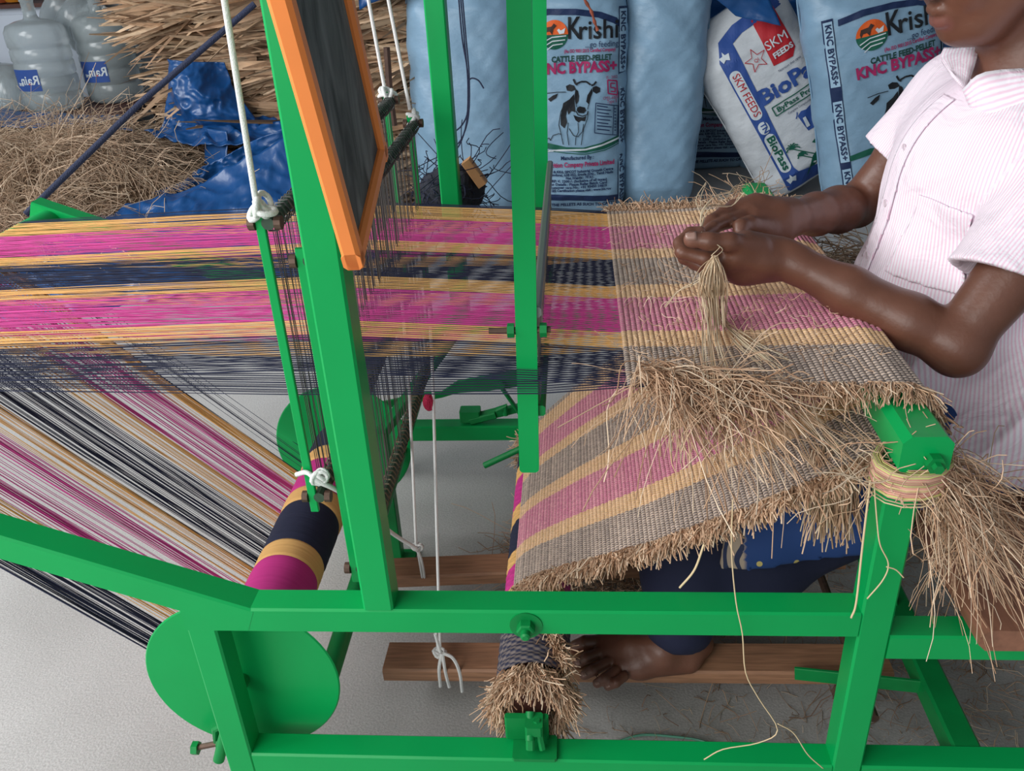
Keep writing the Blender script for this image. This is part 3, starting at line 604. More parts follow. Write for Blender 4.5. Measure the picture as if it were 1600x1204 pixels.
def krishi(left=True):
    A = Art(); f = lx; P = lambda pts: [f(*p) for p in pts]
    A.poly(P([(822, 26), (855, 19), (900, 19), (940, 24), (965, 33), (973, 42), (973, 50), (960, 42), (935, 33), (900, 29), (857, 29), (822, 36)]), 'navy')
    c = f(866, 60); r = .060; A.disc(c[0], c[1], r, 'orange', 0, math.pi); A.disc(c[0], c[1], r, 'green', math.pi, 2 * math.pi)
    for k in range(3):
        z_ = -.012 - k * .016; hw = math.sqrt(max(0, r * r - z_ * z_)) * .92; A.line([(c[0] - hw * .9, c[1] + z_ - .016), (c[0] - hw * .2, c[1] + z_ + .002), (c[0] + hw * .95, c[1] + z_ + .006)], .0045, 'white')
    A.poly([(c[0] - .045, c[1] + .012), (c[0] - .04, c[1] + .03), (c[0] - .012, c[1] + .034), (c[0] - .002, c[1] + .046), (c[0] + .010, c[1] + .036), (c[0] - .004, c[1] + .022), (c[0] - .010, c[1] + .0), (c[0] - .02, c[1] + .014), (c[0] - .034, c[1] + .012), (c[0] - .042, c[1] - .002)], 'brown', 1)
    A.poly([(c[0] + .012, c[1] + .018), (c[0] + .02, c[1] + .024), (c[0] + .028, c[1] + .016), (c[0] + .048, c[1] + .026), (c[0] + .042, c[1] + .004), (c[0] + .022, c[1] + .002)], 'white', 1)
    x0, z0 = f(888, 66); x1, _ = f(965, 66)
    A.text('K', f(897, 66)[0], z0, .125, 'black', bold=.002, fit=.060); A.text('rishi', f(936, 66)[0], z0 - .004, .108, 'black', bold=.0015, fit=.172)
    A.text('...go feeding', f(941, 80)[0], f(941, 79)[1], .036, 'navy', fit=.145)
    A.text('(An ISO 9001:2015 Certified Company)', f(922, 88)[0], f(922, 87)[1], .020, 'maroon', bold=.0006, fit=.225)
    A.text('CATTLE FEED-PELLET', f(909, 100)[0], f(909, 101)[1], .033, 'dgreen', bold=.0012, fit=.265)
    A.text('KNC BYPASS+', f(903, 119)[0], f(903, 119)[1], .062, 'maroon', bold=.0028, fit=.345)
    cow(A, f)
    q = P([(950, 131), (965, 133), (966, 155), (951, 152)]); A.line(q + [q[0]], .006, 'maroon'); A.line(P([(962, 137), (955, 136), (955, 143), (962, 144), (962, 150), (955, 149)]), .005, 'maroon')
    A.text('IS : 2052', f(957, 128)[0], f(957, 129)[1], .018, 'maroon', fit=.05); A.text('CM/L-6000', f(955, 160)[0], f(955, 161)[1], .018, 'maroon', fit=.07); A.text('Type II', f(957, 166)[0], f(957, 167)[1], .022, 'maroon', fit=.045)
    q = P([(931, 166), (967, 172), (965, 218), (929, 212)]); A.line(q + [q[0]], .0035, 'navy'); A.line(P([(960, 171), (958, 216)]), .003, 'navy')
    for k in range(8): A.line(P([(933, 170 + k * 5.2), (950 + (k * 5) % 8, 173 + k * 5.2)]), .0045, 'navy'); A.line(P([(960.5, 176 + k * 4.8), (963.5, 176.6 + k * 4.8)]), .004, 'navy')
    A.poly(P([(822, 232), (853, 227), (885, 234), (912, 235), (940, 228), (972, 217), (972, 228), (945, 238), (915, 243), (885, 240), (853, 236), (822, 240)]), 'green')
    A.line(P([(853, 240), (885, 238.5), (915, 238), (940, 232), (970, 222)]), .008, 'white'); A.line(P([(853, 239), (885, 243), (915, 245), (945, 240), (968, 231)]), .004, 'green')
    A.text('Manufactured By :', f(902, 253)[0], f(902, 253)[1], .024, 'navy', bold=.0006, fit=.15)
    A.text('Nutrition Company Private Limited', f(905, 263)[0], f(905, 264)[1], .030, 'maroon', bold=.0010, fit=.325)
    for k, (t, w_) in enumerate((('KK3 & KK4, SIPCOT Industrial Growth Centre', .31), ('Perundurai, 638 052, Erode (Dt) , Tamil Nadu', .31), ('Net Weight : 70 Kg.', .13), ('MRP: ₹. 2200 /- (Inclusive of all taxes)', .27), ('For Details : Please Refer Batch Card', .27), ('Customer care No.: +91 93450 59819', .27), ('(For BIS Certification please visit : www.bis.gov', .31))):
        A.text(t, f(906 - (3 if k > 2 else 0), 272 + k * 4.9)[0], f(906, 273 + k * 4.9)[1], .0165, 'navy', bold=.0006, fit=w_)
    A.poly(P([(822, 306), (853, 307), (972, 311), (972, 320), (853, 317), (822, 317)]), 'navy')
    A.text('FEED THE PELLETS AS SUCH TO CATTLE', f(905, 327)[0], f(905, 327)[1], .022, 'navy', bold=.0009, fit=.36)
    # side bands with upright lettering
    for sx, uL in ((-1, 813), (1, 975)):
        xb = f(uL, 150)[0]
        A.poly([(xb - .021, .06), (xb + .021, .06), (xb + .021, .90), (xb - .021, .90)], 'navy', 0)
        for zz in (.76, .44, .15):
            A.poly([(xb - .017, zz - .13), (xb + .017, zz - .13), (xb + .017, zz + .13), (xb - .017, zz + .13)], 'bluew', 1); A.text('KNC BYPASS+', xb - .011, zz, .032, 'navy', rot=-math.pi / 2, bold=.0008, fit=.24, lay=2)
    return A
KR = krishi()
sack(-.53, 4.12, .52, 1.12, .34, .03, SACKB, 'plain pale blue sack left of the tall beater arms, black yarn hanging down it', None, 1.3, taper=.06)
sack(-.045, 4.13, .56, 1.12, .32, .0, SACKB, 'printed blue cattle feed sack with cow drawing, straight behind the beater arm', KR, 2.1)
sack(.385, 4.22, .37, 1.12, .30, .03, SACKB, 'plain pale blue sack just right of the sack with the full cow print', None, 3.7, taper=-.12)
sack(.70, 4.86, .50, 1.0, .28, .0, SACKB, 'dim printed blue sack farthest back, between plain sack and white sack', KR, 4.4)
sack(1.18, 4.85, .56, 1.15, .3, -.22, SACKB, 'printed blue sack at the back, its side lettering above the white sack', KR, 5.2)
sack(1.43, 3.93, .55, 1.10, .30, -.235, SACKB, 'large printed blue sack leaning behind the weaver, partly covered by the shirt', KR, 6.6)
# white sack art, in its own frame
W5, ppm = .50, 352.
def w5(r, up_): return (r / ppm - W5 / 2, up_ / ppm * 1.06)
A5 = Art(); P5 = lambda pts: [w5(*p) for p in pts]
A5.poly(P5([(38, 6), (60, 6), (62, 30), (62, 232), (72, 250), (92, 255), (180, 258), (180, 275), (85, 272), (54, 262), (40, 236)]), 'blue'); A5.poly(P5([(40, 4), (180, 4), (180, 22), (84, 22), (66, 30), (60, 44), (46, 40)]), 'blue')
def star(A, c, r, m, lay=2, line=None):
    pts = [(c[0] + (r if k % 2 == 0 else r * .42) * math.sin(k * math.pi / 5), c[1] + (r if k % 2 == 0 else r * .42) * math.cos(k * math.pi / 5)) for k in range(10)]
    if line: A.line(pts + [pts[0]], line, m, lay)
    else: A.poly(pts, m, lay)
for up_ in (24, 240): star(A5, w5(51, up_), .026, 'white')
def pill(A, a, b, hw, m, lay, ol=None):
    xa, za = a; xb, zb = b; pts = [(xa + hw * math.cos(t_), za - hw * math.sin(t_)) for t_ in np.linspace(0, math.pi, 9)] + [(xb - hw * math.cos(t_), zb + hw * math.sin(t_)) for t_ in np.linspace(0, math.pi, 9)]
    if ol: A.line(pts + [pts[0]], ol, m, lay)
    else: A.poly(pts, m, lay)
pill(A5, w5(51, 142), w5(51, 208), .026, 'white', 1); pill(A5, w5(51, 116), w5(51, 120), .024, 'white', 1); pill(A5, w5(51, 46), w5(51, 98), .026, 'white', 1)
A5.text('SKM FEEDS', w5(46.5, 175)[0], w5(0, 175)[1], .048, 'red', rot=-math.pi / 2, bold=.0, fit=.215, lay=2); A5.text('TN', w5(48, 118)[0], w5(0, 118)[1], .036, 'blue', rot=-math.pi / 2, bold=.001, lay=2); A5.text('BioPass', w5(46.5, 72)[0], w5(0, 72)[1], .050, 'green', rot=-math.pi / 2, bold=.0014, fit=.18, lay=2)
star(A5, w5(90, 212), .052, 'red', 1, .003); A5.text('QI', w5(90, 212)[0], w5(0, 209)[1], .022, 'red')
A5.poly(P5([(108, 190), (140, 186), (150, 196), (150, 262), (112, 262)]), 'red'); A5.text('SKM', w5(129, 0)[0], w5(0, 213)[1], .058, 'white', bold=.0, fit=.10, lay=2); A5.text('FEEDS', w5(131, 0)[0], w5(0, 198)[1], .034, 'white', bold=.0012, fit=.095, lay=2)
A5.text('Nutrition that cares', w5(130, 0)[0], w5(0, 178)[1], .016, 'navy', fit=.11)
A5.text('BioPass', w5(126, 0)[0], w5(0, 148)[1], .098, 'blue', bold=.0035, fit=.34); pill(A5, (w5(84, 0)[0], w5(0, 136)[1]), (w5(84, 0)[0], w5(0, 137)[1]), .001, 'green', 1)
q = P5([(76, 124), (170, 124), (170, 138), (76, 138)]); A5.line(q + [q[0]], .005, 'green'); A5.text('ByPass Protein', w5(122, 0)[0], w5(0, 127.5)[1], .032, 'green', bold=.0008, fit=.23); A5.text('Complete Compounded Cattle Feed', w5(125, 0)[0], w5(0, 116)[1], .015, 'navy', fit=.18)
A5.poly(P5([(104, 106), (112, 110), (120, 108), (134, 112), (150, 106), (160, 90), (150, 82), (138, 92), (126, 88), (118, 78), (108, 78), (106, 90)]), 'blue'); A5.poly(P5([(108, 84), (114, 84), (114, 100), (109, 100)]), 'white', 2); A5.line(P5([(100, 104), (104, 108), (106, 112)]), .005, 'blue'); A5.line(P5([(126, 88), (140, 62)]), .006, 'blue')
for cx_, cy_, r_ in ((74, 66, 11), (82, 49, 8)):
    for k in range(7):
        a_ = k * math.pi / 6 - .1; A5.line(P5([(cx_, cy_), (cx_ + r_ * .6 * math.cos(a_), cy_ + r_ * .6 * math.sin(a_) + 2), (cx_ + r_ * math.cos(a_), cy_ + r_ * math.sin(a_) - 2)]), .006, 'green')
    A5.line(P5([(cx_, cy_), (cx_ + 26, cy_ - 24)]), .005, 'green')
A5.poly(P5([(74, 14), (96, 40), (128, 56), (140, 48), (110, 34), (92, 24)]), 'green'); A5.poly(P5([(104, 60), (124, 66), (132, 54), (120, 46)]), 'green')
wsx = on(1, 4.0, 1255, 318)
sack(wsx[0] + .10, 4.26, W5, .885, .30, -.56, SACKW, 'white cattle feed sack with blue border and red badge, leaning left', A5, 8.3, z0=.10)
# twisted orange tie hanging on the printed sack
tw = [on(1, 3.86, u, v) for u, v in ((905, -14), (916, 4), (924, 18), (929, 34), (934, 48))]
tag(sm(MB().tube(bez(tw, 16), [.006 + .002 * math.sin(i * 1.7) for i in range(len(bez(tw, 16)))], 7).build('sack_tie', mat('orange_maroon_tie', (.34, .08, .04), .7, var=.4, vscale=50))), 'twisted orange and maroon tie hanging over the lettering of the cow sack', 'tie')
# black yarns hanging over the plain sack
hy = thing('hanging_yarn', 'loose black yarns hanging down the plain blue sack beside the far upright', 'yarn')
for k, pl in enumerate(([(716, -10), (722, 60), (730, 110), (731, 170), (722, 195), (706, 209)], [(722, -10), (728, 60), (733, 120), (732, 180), (722, 215), (708, 232)], [(719, -10), (726, 70), (731, 130), (729, 190), (718, 226), (706, 238)], [(731, 126), (738, 122), (748, 126), (756, 138)])):
    sm(MB().tube(bez([on(1, 3.84, *p) for p in pl], 24), .0035, 5).build('yarn', BLUEROPE, hy), 2)
# black yarn wound round a wood block on the far rail
wk = thing('yarn_block', 'light wooden block wrapped in black yarn beside the far upright', 'yarn')
c = Vector(on(1, 1.93, 706, 300)); nb = rng.normal
V = []; me_ = bmesh.new(); bmesh.ops.create_icosphere(me_, subdivisions=4, radius=1)
for v_ in me_.verts:
    d_ = v_.co.copy(); q = noise.noise(d_ * 2.2) * .18 + noise.noise(d_ * 9) * .05; v_.co = c + Vector((d_.x * .072, d_.y * .05, d_.z * .062)) * (1 + q)
me2 = bpy.data.meshes.new('yarn_wrap'); me_.to_mesh(me2); me_.free(); me2.materials.append(NAVYYARN); o = bpy.data.objects.new('yarn_wrap', me2); COLL.objects.link(o); o.parent = wk
P = fibres(np.array(c) + rng.normal(size=(160, 3)) * np.array([.045, .03, .038]), rng.normal(size=(160, 3)), rng.uniform(.03, .09, 160), curl=.6, grav=.2, K=9)
straw_obj('stray_yarn', P, .0012, wk, cols=np.array([NAVY, NAVY]), m=YARN)
MB().bar(on(1, 1.91, 728, 250), on(1, 1.91, 755, 288), .022, .03, (0, 1, 0), .002).build('wood_block', mat('pale_wood', (.55, .28, .12), .6, var=.2, vscale=30), wk)
# ================================================================ TARPAULIN, LEAVES, FIBRE, BOTTLES
def sheet(name, corners, nu, nv, amp, parent, m=TARPM, seed=0., sc=3., th=.004, bulge=0.):
    a, b, c_, d = [Vector(p) for p in corners]; V = []; nrm = (b - a).cross(d - a).normalized()
    for j in range(nv + 1):
        for i in range(nu + 1):
            u, v = i / nu, j / nv; p = (a * (1 - u) + b * u) * (1 - v) + (d * (1 - u) + c_ * u) * v
            q = Vector((p.x * sc + seed, p.y * sc, p.z * sc)); f = noise.ridged_multi_fractal(q, .9, 2.1, 4, 1., 2.) * .5 + noise.noise(q * .7) * .9 - .6
            e = noise.noise(q * 1.3 + Vector((9, 3, 1)))
            p = p + nrm * amp * f + (b - a).normalized() * amp * .5 * e + nrm * bulge * math.sin(math.pi * u) * math.sin(math.pi * min(1, v)); V.append(p)
    F = [(j * (nu + 1) + i, j * (nu + 1) + i + 1, (j + 1) * (nu + 1) + i + 1, (j + 1) * (nu + 1) + i) for j in range(nv) for i in range(nu)]
    o = mk(name, V, F, m, parent, None, True); md = o.modifiers.new('s', 'SOLIDIFY'); md.thickness = th; return o
tp = thing('tarpaulin', 'crumpled blue tarpaulin under and around the heap of brown fibre', 'tarpaulin')
g0 = lambda u, v: Vector(on(2, .02, u, v))
sheet('tarp_fold', [on(2, .0, -260, 560), on(2, .02, 600, 405), on(1, 3.75, 470, 215), on(1, 3.35, 60, 375)], 110, 70, .07, tp, seed=1., sc=4.2)
sheet('tarp_fold', [on(1, 3.62, 150, 352), on(1, 3.75, 470, 330), on(1, 3.8, 450, 195), on(1, 3.7, 300, 270)], 70, 50, .08, tp, seed=3., sc=5.)
sheet('tarp_fold', [on(1, 4.02, 245, 215), on(1, 4.05, 425, 225), on(1, 4.0, 345, 100), on(1, 4.05, 264, 92)], 60, 60, .09, tp, seed=5., bulge=.08, sc=5.)
sheet('tarp_fold', [on(1, 3.95, 225, 205), on(1, 3.85, 330, 240), on(1, 3.9, 470, 225), on(1, 4.1, 425, 180)], 60, 40, .08, tp, seed=7., sc=5.)
sheet('tarp_fold', [on(1, 3.9, -90, 190), on(1, 4.0, 210, 205), on(1, 4.35, 190, 178), on(1, 4.35, -90, 158)], 50, 16, .03, tp, seed=9.)
sheet('tarp_fold', [on(1, 3.9, 318, 255), on(1, 3.8, 350, 262), on(1, 3.85, 352, 205), on(1, 3.9, 316, 200)], 16, 16, .03, tp, seed=11., m=TARPM)
t2 = tag(sheet('tarpaulin', [(-.35, 4.62, .62), (2.3, 4.62, .45), (2.3, 4.66, 1.15), (-.35, 4.66, 1.25)], 120, 50, .09, None, seed=4.), 'dark blue tarpaulin hung behind the row of sacks', 'tarpaulin')
t3 = tag(sheet('tarpaulin', [on(1, 4.0, 565, 15), on(1, 4.0, 660, -30), on(1, 4.1, 660, -90), on(1, 4.1, 560, -80)], 20, 16, .05, None, seed=14., bulge=.05), 'blue tarpaulin corner lying on top of the leaf stack', 'tarpaulin')
t4 = tag(sheet('tarpaulin', [on(1, 4.08, 1092, -20), on(1, 4.08, 1150, 24), on(1, 4.05, 1222, 40), on(1, 4.15, 1180, -40)], 24, 16, .035, None, seed=17.), 'bright blue tarpaulin corner over the mouth of the white sack', 'tarpaulin')
# leaves
lf = thing('palm_leaf_stack', 'tall stack of dried brown palm leaves against the wall', 'leaves')
LC = np.array([(.60, .41, .26), (.48, .31, .19), (.70, .51, .34), (.36, .22, .13), (.54, .37, .23)])
def leafV(L_, w_, bend, twist):
    K = 6; t = np.linspace(0, 1, K); V = []
    for k in range(K):
        ww = w_ * (.35 + .65 * math.sin(math.pi * min(1, .15 + t[k] * .8))) * (1 - .6 * t[k] ** 3); a = twist * t[k]; x = -L_ * t[k]; z = -bend * t[k] ** 2 * L_
        for s_, h in ((-1, .0), (0, -.35), (1, .0)): V.append((x, s_ * ww / 2 * math.cos(a) + h * ww * math.sin(a), z + s_ * ww / 2 * math.sin(a) + h * ww * math.cos(a)))
    F = [(k * 3 + i, k * 3 + i + 1, k * 3 + i + 4, k * 3 + i + 3) for k in range(K - 1) for i in range(2)]
    return np.array(V), np.array(F)
def leftedge(z): return -2.22 + .33 * max(0, .85 - z) + (.12 if .62 < z < .74 else 0) + .5 * max(0, .40 - z)
variants = []
for k in range(12):
    V, F = leafV(rng.uniform(.30, .60), rng.uniform(.022, .045), rng.uniform(-.05, .25), rng.uniform(-1., 1.))
    o = mk('leaf', V, F, LEAF, lf, np.tile(LC[k % 5] * rng.uniform(.8, 1.25), (len(V), 1)), False); variants.append(o)
def leaf_pose(front):
    z = rng.uniform(.02, 1.22) if front else rng.uniform(0, 1.2); cl = math.floor(z / .13); ang = .22 * math.sin(cl * 2.3) + rng.normal(0, .16)
    xl = leftedge(z) + abs(rng.normal(0, .05)); x = rng.uniform(xl + .45, -.45) if rng.random() < .62 else xl + rng.uniform(.42, .60)
    x = max(x, xl + .42); y = (4.20 if front else 4.30) + rng.uniform(0, .06 if front else .12) + .05 * math.sin(z * 24) + .03 * math.sin(x * 11)
    return (x, y, z), (rng.normal(1.3, .6), ang + rng.normal(0, .10), rng.normal(.22, .3))
for k in range(288):
    o = variants[k % 12] if k < 12 else variants[k % 12].copy()
    if k >= 12: COLL.objects.link(o); o.parent = lf
    o.location, o.rotation_euler = leaf_pose(True)
AV, AF, AC = [], [], []
for k in range(5200):
    V, F = leafV(rng.uniform(.2, .5), rng.uniform(.012, .034), rng.uniform(-.1, .3), rng.uniform(-1., 1.)); (l, r) = leaf_pose(k % 3 > 0)
    from mathutils import Euler
    M3 = np.array(Euler(r).to_matrix()); AF.append(F + len(AV) * len(V)); AV.append(V @ M3.T + np.array(l) + np.array([0, .03 + (k % 3) * .02, 0])); AC.append(np.tile(LC[rng.integers(5)] * rng.uniform(.6, 1.25), (len(V), 1)))
mk('small_leaf', np.concatenate(AV), np.concatenate(AF), LEAF, lf, np.concatenate(AC), False, 'stuff')
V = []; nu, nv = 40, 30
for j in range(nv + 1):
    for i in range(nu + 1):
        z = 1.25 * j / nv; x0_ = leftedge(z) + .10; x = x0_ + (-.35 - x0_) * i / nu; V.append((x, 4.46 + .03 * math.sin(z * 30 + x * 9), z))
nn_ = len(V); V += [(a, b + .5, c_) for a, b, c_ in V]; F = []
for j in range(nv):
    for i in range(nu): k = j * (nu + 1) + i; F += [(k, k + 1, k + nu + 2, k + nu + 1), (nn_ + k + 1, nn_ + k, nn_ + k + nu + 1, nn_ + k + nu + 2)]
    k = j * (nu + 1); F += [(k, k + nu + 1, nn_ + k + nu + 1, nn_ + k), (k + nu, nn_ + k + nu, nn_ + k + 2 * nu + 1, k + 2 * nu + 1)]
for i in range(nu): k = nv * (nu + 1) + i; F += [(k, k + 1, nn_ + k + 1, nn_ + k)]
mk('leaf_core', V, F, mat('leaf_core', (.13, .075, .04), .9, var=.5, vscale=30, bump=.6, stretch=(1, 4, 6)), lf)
mk('broken_frond', *(lambda mb: (mb.V, mb.F))(MB().tube(bez([on(1, 3.98, u, v) for u, v in ((604, 74), (606, 100), (608, 130), (611, 160), (616, 196))], 14), [.006, .009, .014, .018, .020, .020, .022, .022, .024, .024, .026, .026, .026, .026, .026][:len(bez([(0, 0, 0)] * 5, 14))] if False else .016, 6)), mat('dark_frond', (.09, .045, .03), .7, var=.3, vscale=30), lf)
# fibre heap
fp = thing('fibre_heap', 'heap of tangled brown coir-like fibre on the blue tarpaulin', 'fibre')
FCOL = np.array([(.60, .43, .30), (.50, .35, .23), (.70, .54, .39), (.40, .26, .17)])
def heap_h(x, y):
    r = math.hypot((x + 2.55) / 1.0, (y - 3.85) / .75); h = .50 * max(0, 1 - r ** 2) ** .7
    return h * (1 + .22 * noise.noise(Vector((x * 2.6, y * 2.6, 0)))) + .07 * noise.noise(Vector((x * 6, y * 6, 3)))
V = []; nu, nv = 70, 46
for j in range(nv + 1):
    for i in range(nu + 1): x = -3.45 + 2.5 * i / nu; y = 3.05 + 1.5 * j / nv; V.append((x, y, max(.012, heap_h(x, y) - .03)))
F = [(j * (nu + 1) + i, j * (nu + 1) + i + 1, (j + 1) * (nu + 1) + i + 1, (j + 1) * (nu + 1) + i) for j in range(nv) for i in range(nu)]
mk('fibre_core', V, F, mat('fibre_core', (.15, .09, .05), .95, var=.5, vscale=40, bump=1., bscale=60), fp, None, True, 'stuff')
n = 15000; X = rng.uniform(-3.5, -1.5, n); Yv = rng.uniform(3.15, 4.4, n); Z = np.array([heap_h(a, b) for a, b in zip(X, Yv)]); k = Z > .03; X, Yv, Z = X[k], Yv[k], Z[k]; n = len(X)
an = np.array([noise.noise(Vector((a * 3, b * 3, 7))) * 7 for a, b in zip(X, Yv)]); D = np.stack([np.cos(an), np.sin(an) * .6, rng.normal(.1, .35, n)], 1)
P = fibres(np.stack([X, Yv, Z - .005], 1), D, rng.uniform(.08, .30, n), curl=.35, grav=.45, K=8)
straw_obj('loose_fibre', P, rng.uniform(.0007, .0017, n), fp, cols=FCOL)
# bottles on a low table
tb = thing('low_table', 'dark low table at the back left holding the water bottles', 'table')
MB().box((-3.0, 4.76, .455), (1.3, .58, .03), .003).build('table_top', DWOOD, tb)
for x_ in (-3.6, -2.4):
    for y_ in (4.52, 5.0): MB().box((x_, y_, .22), (.05, .05, .44), .003).build('leg', DWOOD, tb)
PLAST = mat('clear_plastic', (.60, .67, .68), .18, trans=.6, alpha=.8, spec=.6)
def bottle(loc, rot, label, lab=True, cap=False):
    t = thing('water_bottle', label, 'bottle', 'large water bottles'); pr_ = [(0, 0), (.10, 0), (.125, .012), (.130, .04)]
    for z_ in (.09, .16, .225, .285):
        pr_ += [(.1325, z_ - .012), (.128, z_ - .004), (.128, z_ + .002), (.133, z_ + .010)]
    pr_ += [(.134, .33), (.133, .355), (.118, .382), (.075, .398), (.036, .405), (.030, .415), (.028, .425), (.028, .478), (.031, .480), (.031, .49), (.0, .49)]
    o = sm(MB().lathe(pr_, (0, 0, 0), 'Z', 40).build('bottle_body', PLAST, t), 1.2)
    if lab:
        Vv = []; Fv = []; a0, a1 = math.radians(222), math.radians(285); n_ = 12
        for k in range(n_ + 1):
            a = a0 + (a1 - a0) * k / n_; Vv += [(.1345 * math.cos(a), .1345 * math.sin(a), .105), (.1345 * math.cos(a), .1345 * math.sin(a), .20)]
        Fv = [(2 * k, 2 * k + 2, 2 * k + 3, 2 * k + 1) for k in range(n_)]; bl_ = mk('bottle_label', Vv, Fv, PAINTS['blue'], o)
        for txt, a_, z_, sz, mm in (('Rain', 264, .135, .056, 'white'), ('first', 241, .130, .024, 'white'), ('.', 263, .135, .05, 'red')):
            V2, F2 = tmesh(txt, sz, .001); V3 = []
            for (p_, q_) in V2:
                a = math.radians(a_) - p_ / .136; V3.append((.1362 * math.cos(a), .1362 * math.sin(a), z_ + q_))
            mk('label_print', V3, F2, PAINTS[mm], t)
    if cap: sm(MB().lathe([(.031, .47), (.031, .505), (0, .505)], (0, 0, 0), 'Z', 20).build('cap', PAINTS['blue'], t))
    t.location = loc; t.rotation_euler = rot; t.scale = (1.12,) * 3; return t
b1 = on(1, 4.66, 88, 166); bottle((b1[0], 4.66, .472), (0, 0, 0), 'upright water bottle with a blue label, leftmost label in the photo')
b2 = on(1, 4.80, 180, 180); bottle((b2[0], 4.88, .472), (0, 0, .1), 'water bottle with a blue label half hidden by the leaf stack')
b3 = on(1, 4.85, 62, -8); bottle((b3[0], 4.98, .98), (.3, 2.3, .3), 'tilted unlabelled water bottle lying above the two labelled ones', False)
b4 = on(1, 4.65, 12, 125); bottle((b4[0] - .42, 4.72, .62), (0, 1.75, .1), 'unlabelled water bottle lying on its side at the left edge', False)
cb_ = thing('white_cabinet', 'white cabinet behind the water bottles at the far left', 'cabinet')
WHT = mat('white_laminate', (.55, .60, .68), .5); MB().box((-3.35, 5.29, .48), (1.1, .36, .96), .006).build('body', WHT, cb_); MB().box((-3.08, 5.10, .48), (.5, .016, .88), .004).build('door', WHT, cb_); MB().box((-3.62, 5.10, .48), (.5, .016, .88), .004).build('door', WHT, cb_)
MB().box((-3.35, 5.27, .965), (1.14, .42, .02), .004).build('top', DWOOD, cb_)
for k, (u_, col_) in enumerate(((25, (.8, .3, .03)), (5, (.45, .10, .03)))):
    p = on(1, 5.2, u_, 0); tag(sm(MB().lathe([(0, 0), (.05, .005), (.085, .04), (.088, .07), (.07, .11), (.03, .125), (0, .125)], (p[0], 5.2, .976), 'Z', 24).build('bowl', mat('fruit_%d' % k, col_, .5))), ('orange', 'reddish brown')[k] + ' rounded bowl on top of the white cabinet', 'bowl')
# straw litter on the floor, left there by the work
n = 2600; X = np.concatenate([rng.normal(.85, .28, n // 2), rng.uniform(-.05, 1.3, n // 2)]); Yv = np.concatenate([rng.normal(1.15, .3, n // 2), rng.uniform(.85, 1.8, n // 2)])
S = np.stack([X, Yv, rng.uniform(.001, .006, n)], 1); D = rng.normal(size=(n, 3)); D[:, 2] *= .06
o = straw_obj('straw_litter', fibres(S, D, rng.uniform(.01, .09, n), curl=.3, grav=.0, K=6), rng.uniform(.0004, .0009, n), None, dark=.7); tag(o, 'thin straw fibres littering the floor under the right half of the loom', 'straw')
n = 60; S = np.stack([rng.uniform(-.5, .1, n), rng.uniform(1., 1.9, n), np.full(n, .002)], 1); D = rng.normal(size=(n, 3)); D[:, 2] *= .02
n = 1500; S = np.stack([rng.normal(.10, .11, n), rng.normal(1.50, .08, n), np.abs(rng.normal(.0, .018, n)) + .002], 1); D = rng.normal(size=(n, 3)); D[:, 2] *= .2
o = straw_obj('straw_clump', fibres(S, D, rng.uniform(.03, .12, n), curl=.5, grav=.05, K=7), .0008, None, dark=.85); tag(o, 'tangled clump of straw on the floor by the weaver\'s feet', 'straw')
# fibre bundle tied round the near beam end
tbn = thing('tied_bundle', 'long pale straw bundle tied round the near beam end, hanging down right', 'straw')
n = 440; a = rng.uniform(-.6, 2.2, n); S = np.stack([.415 + rng.normal(0, .012, n), .865 + rng.normal(0, .018, n), .668 + rng.normal(0, .014, n)], 1)
D = np.stack([rng.uniform(.15, 1.05, n), rng.normal(-.02, .16, n), rng.uniform(-1.0, -.3, n)], 1)
P = fibres(S, D, rng.uniform(.06, .22, n), curl=.22, grav=.22, K=10); straw_obj('hanging_strand', P, rng.uniform(.0003, .0009, n), tbn)
for zz in (.655, .662, .670, .678):
    n = 60; P = np.zeros((n, 14, 3)); aa = np.linspace(0, 2 * math.pi, 14); rr = rng.uniform(.033, .042, (n, 1)); P[:, :, 0] = .386 + rr * 1.05 * np.cos(aa); P[:, :, 1] = .866 + rr * .9 * np.sin(aa); P[:, :, 2] = zz + rng.normal(0, .005, (n, 1)) + .004 * np.sin(aa + 1)
    straw_obj('binding', P, .001, tbn, cols=np.array([(.62, .62, .22), (.66, .5, .3), (.7, .35, .28)]))
n = 120; S = np.stack([.386 + rng.normal(0, .035, n), .862 + rng.normal(0, .02, n), .672 + rng.normal(0, .016, n)], 1); straw_obj('stray_strand', fibres(S, rng.normal(size=(n, 3)), rng.uniform(.02, .07, n), curl=.5, grav=.2, K=7), .0007, tbn)
tb2 = thing('tied_bundle', 'small straw bundle bound round the far beam end behind the hands', 'straw')
n = 60; S = np.stack([.386 + rng.normal(0, .02, n), 1.872 + rng.normal(0, .01, n), .69 + rng.normal(0, .01, n)], 1); D = np.stack([rng.normal(-.5, .6, n), rng.normal(-.1, .3, n), rng.normal(.5, .7, n)], 1)
straw_obj('stray_strand', fibres(S, D, rng.uniform(.03, .10, n), curl=.5, grav=.3, K=9), .0007, tb2)
n = 160; P = np.zeros((n, 14, 3)); aa = np.linspace(0, 2 * math.pi, 14); rr = rng.uniform(.033, .040, (n, 1)); P[:, :, 0] = .386 + rr * np.cos(aa); P[:, :, 1] = 1.862 + rr * .8 * np.sin(aa); P[:, :, 2] = rng.uniform(.645, .70, (n, 1)) + .003 * np.sin(aa); straw_obj('binding', P, .0012, tb2, cols=np.array([(.66, .30, .2), (.62, .42, .28)]))
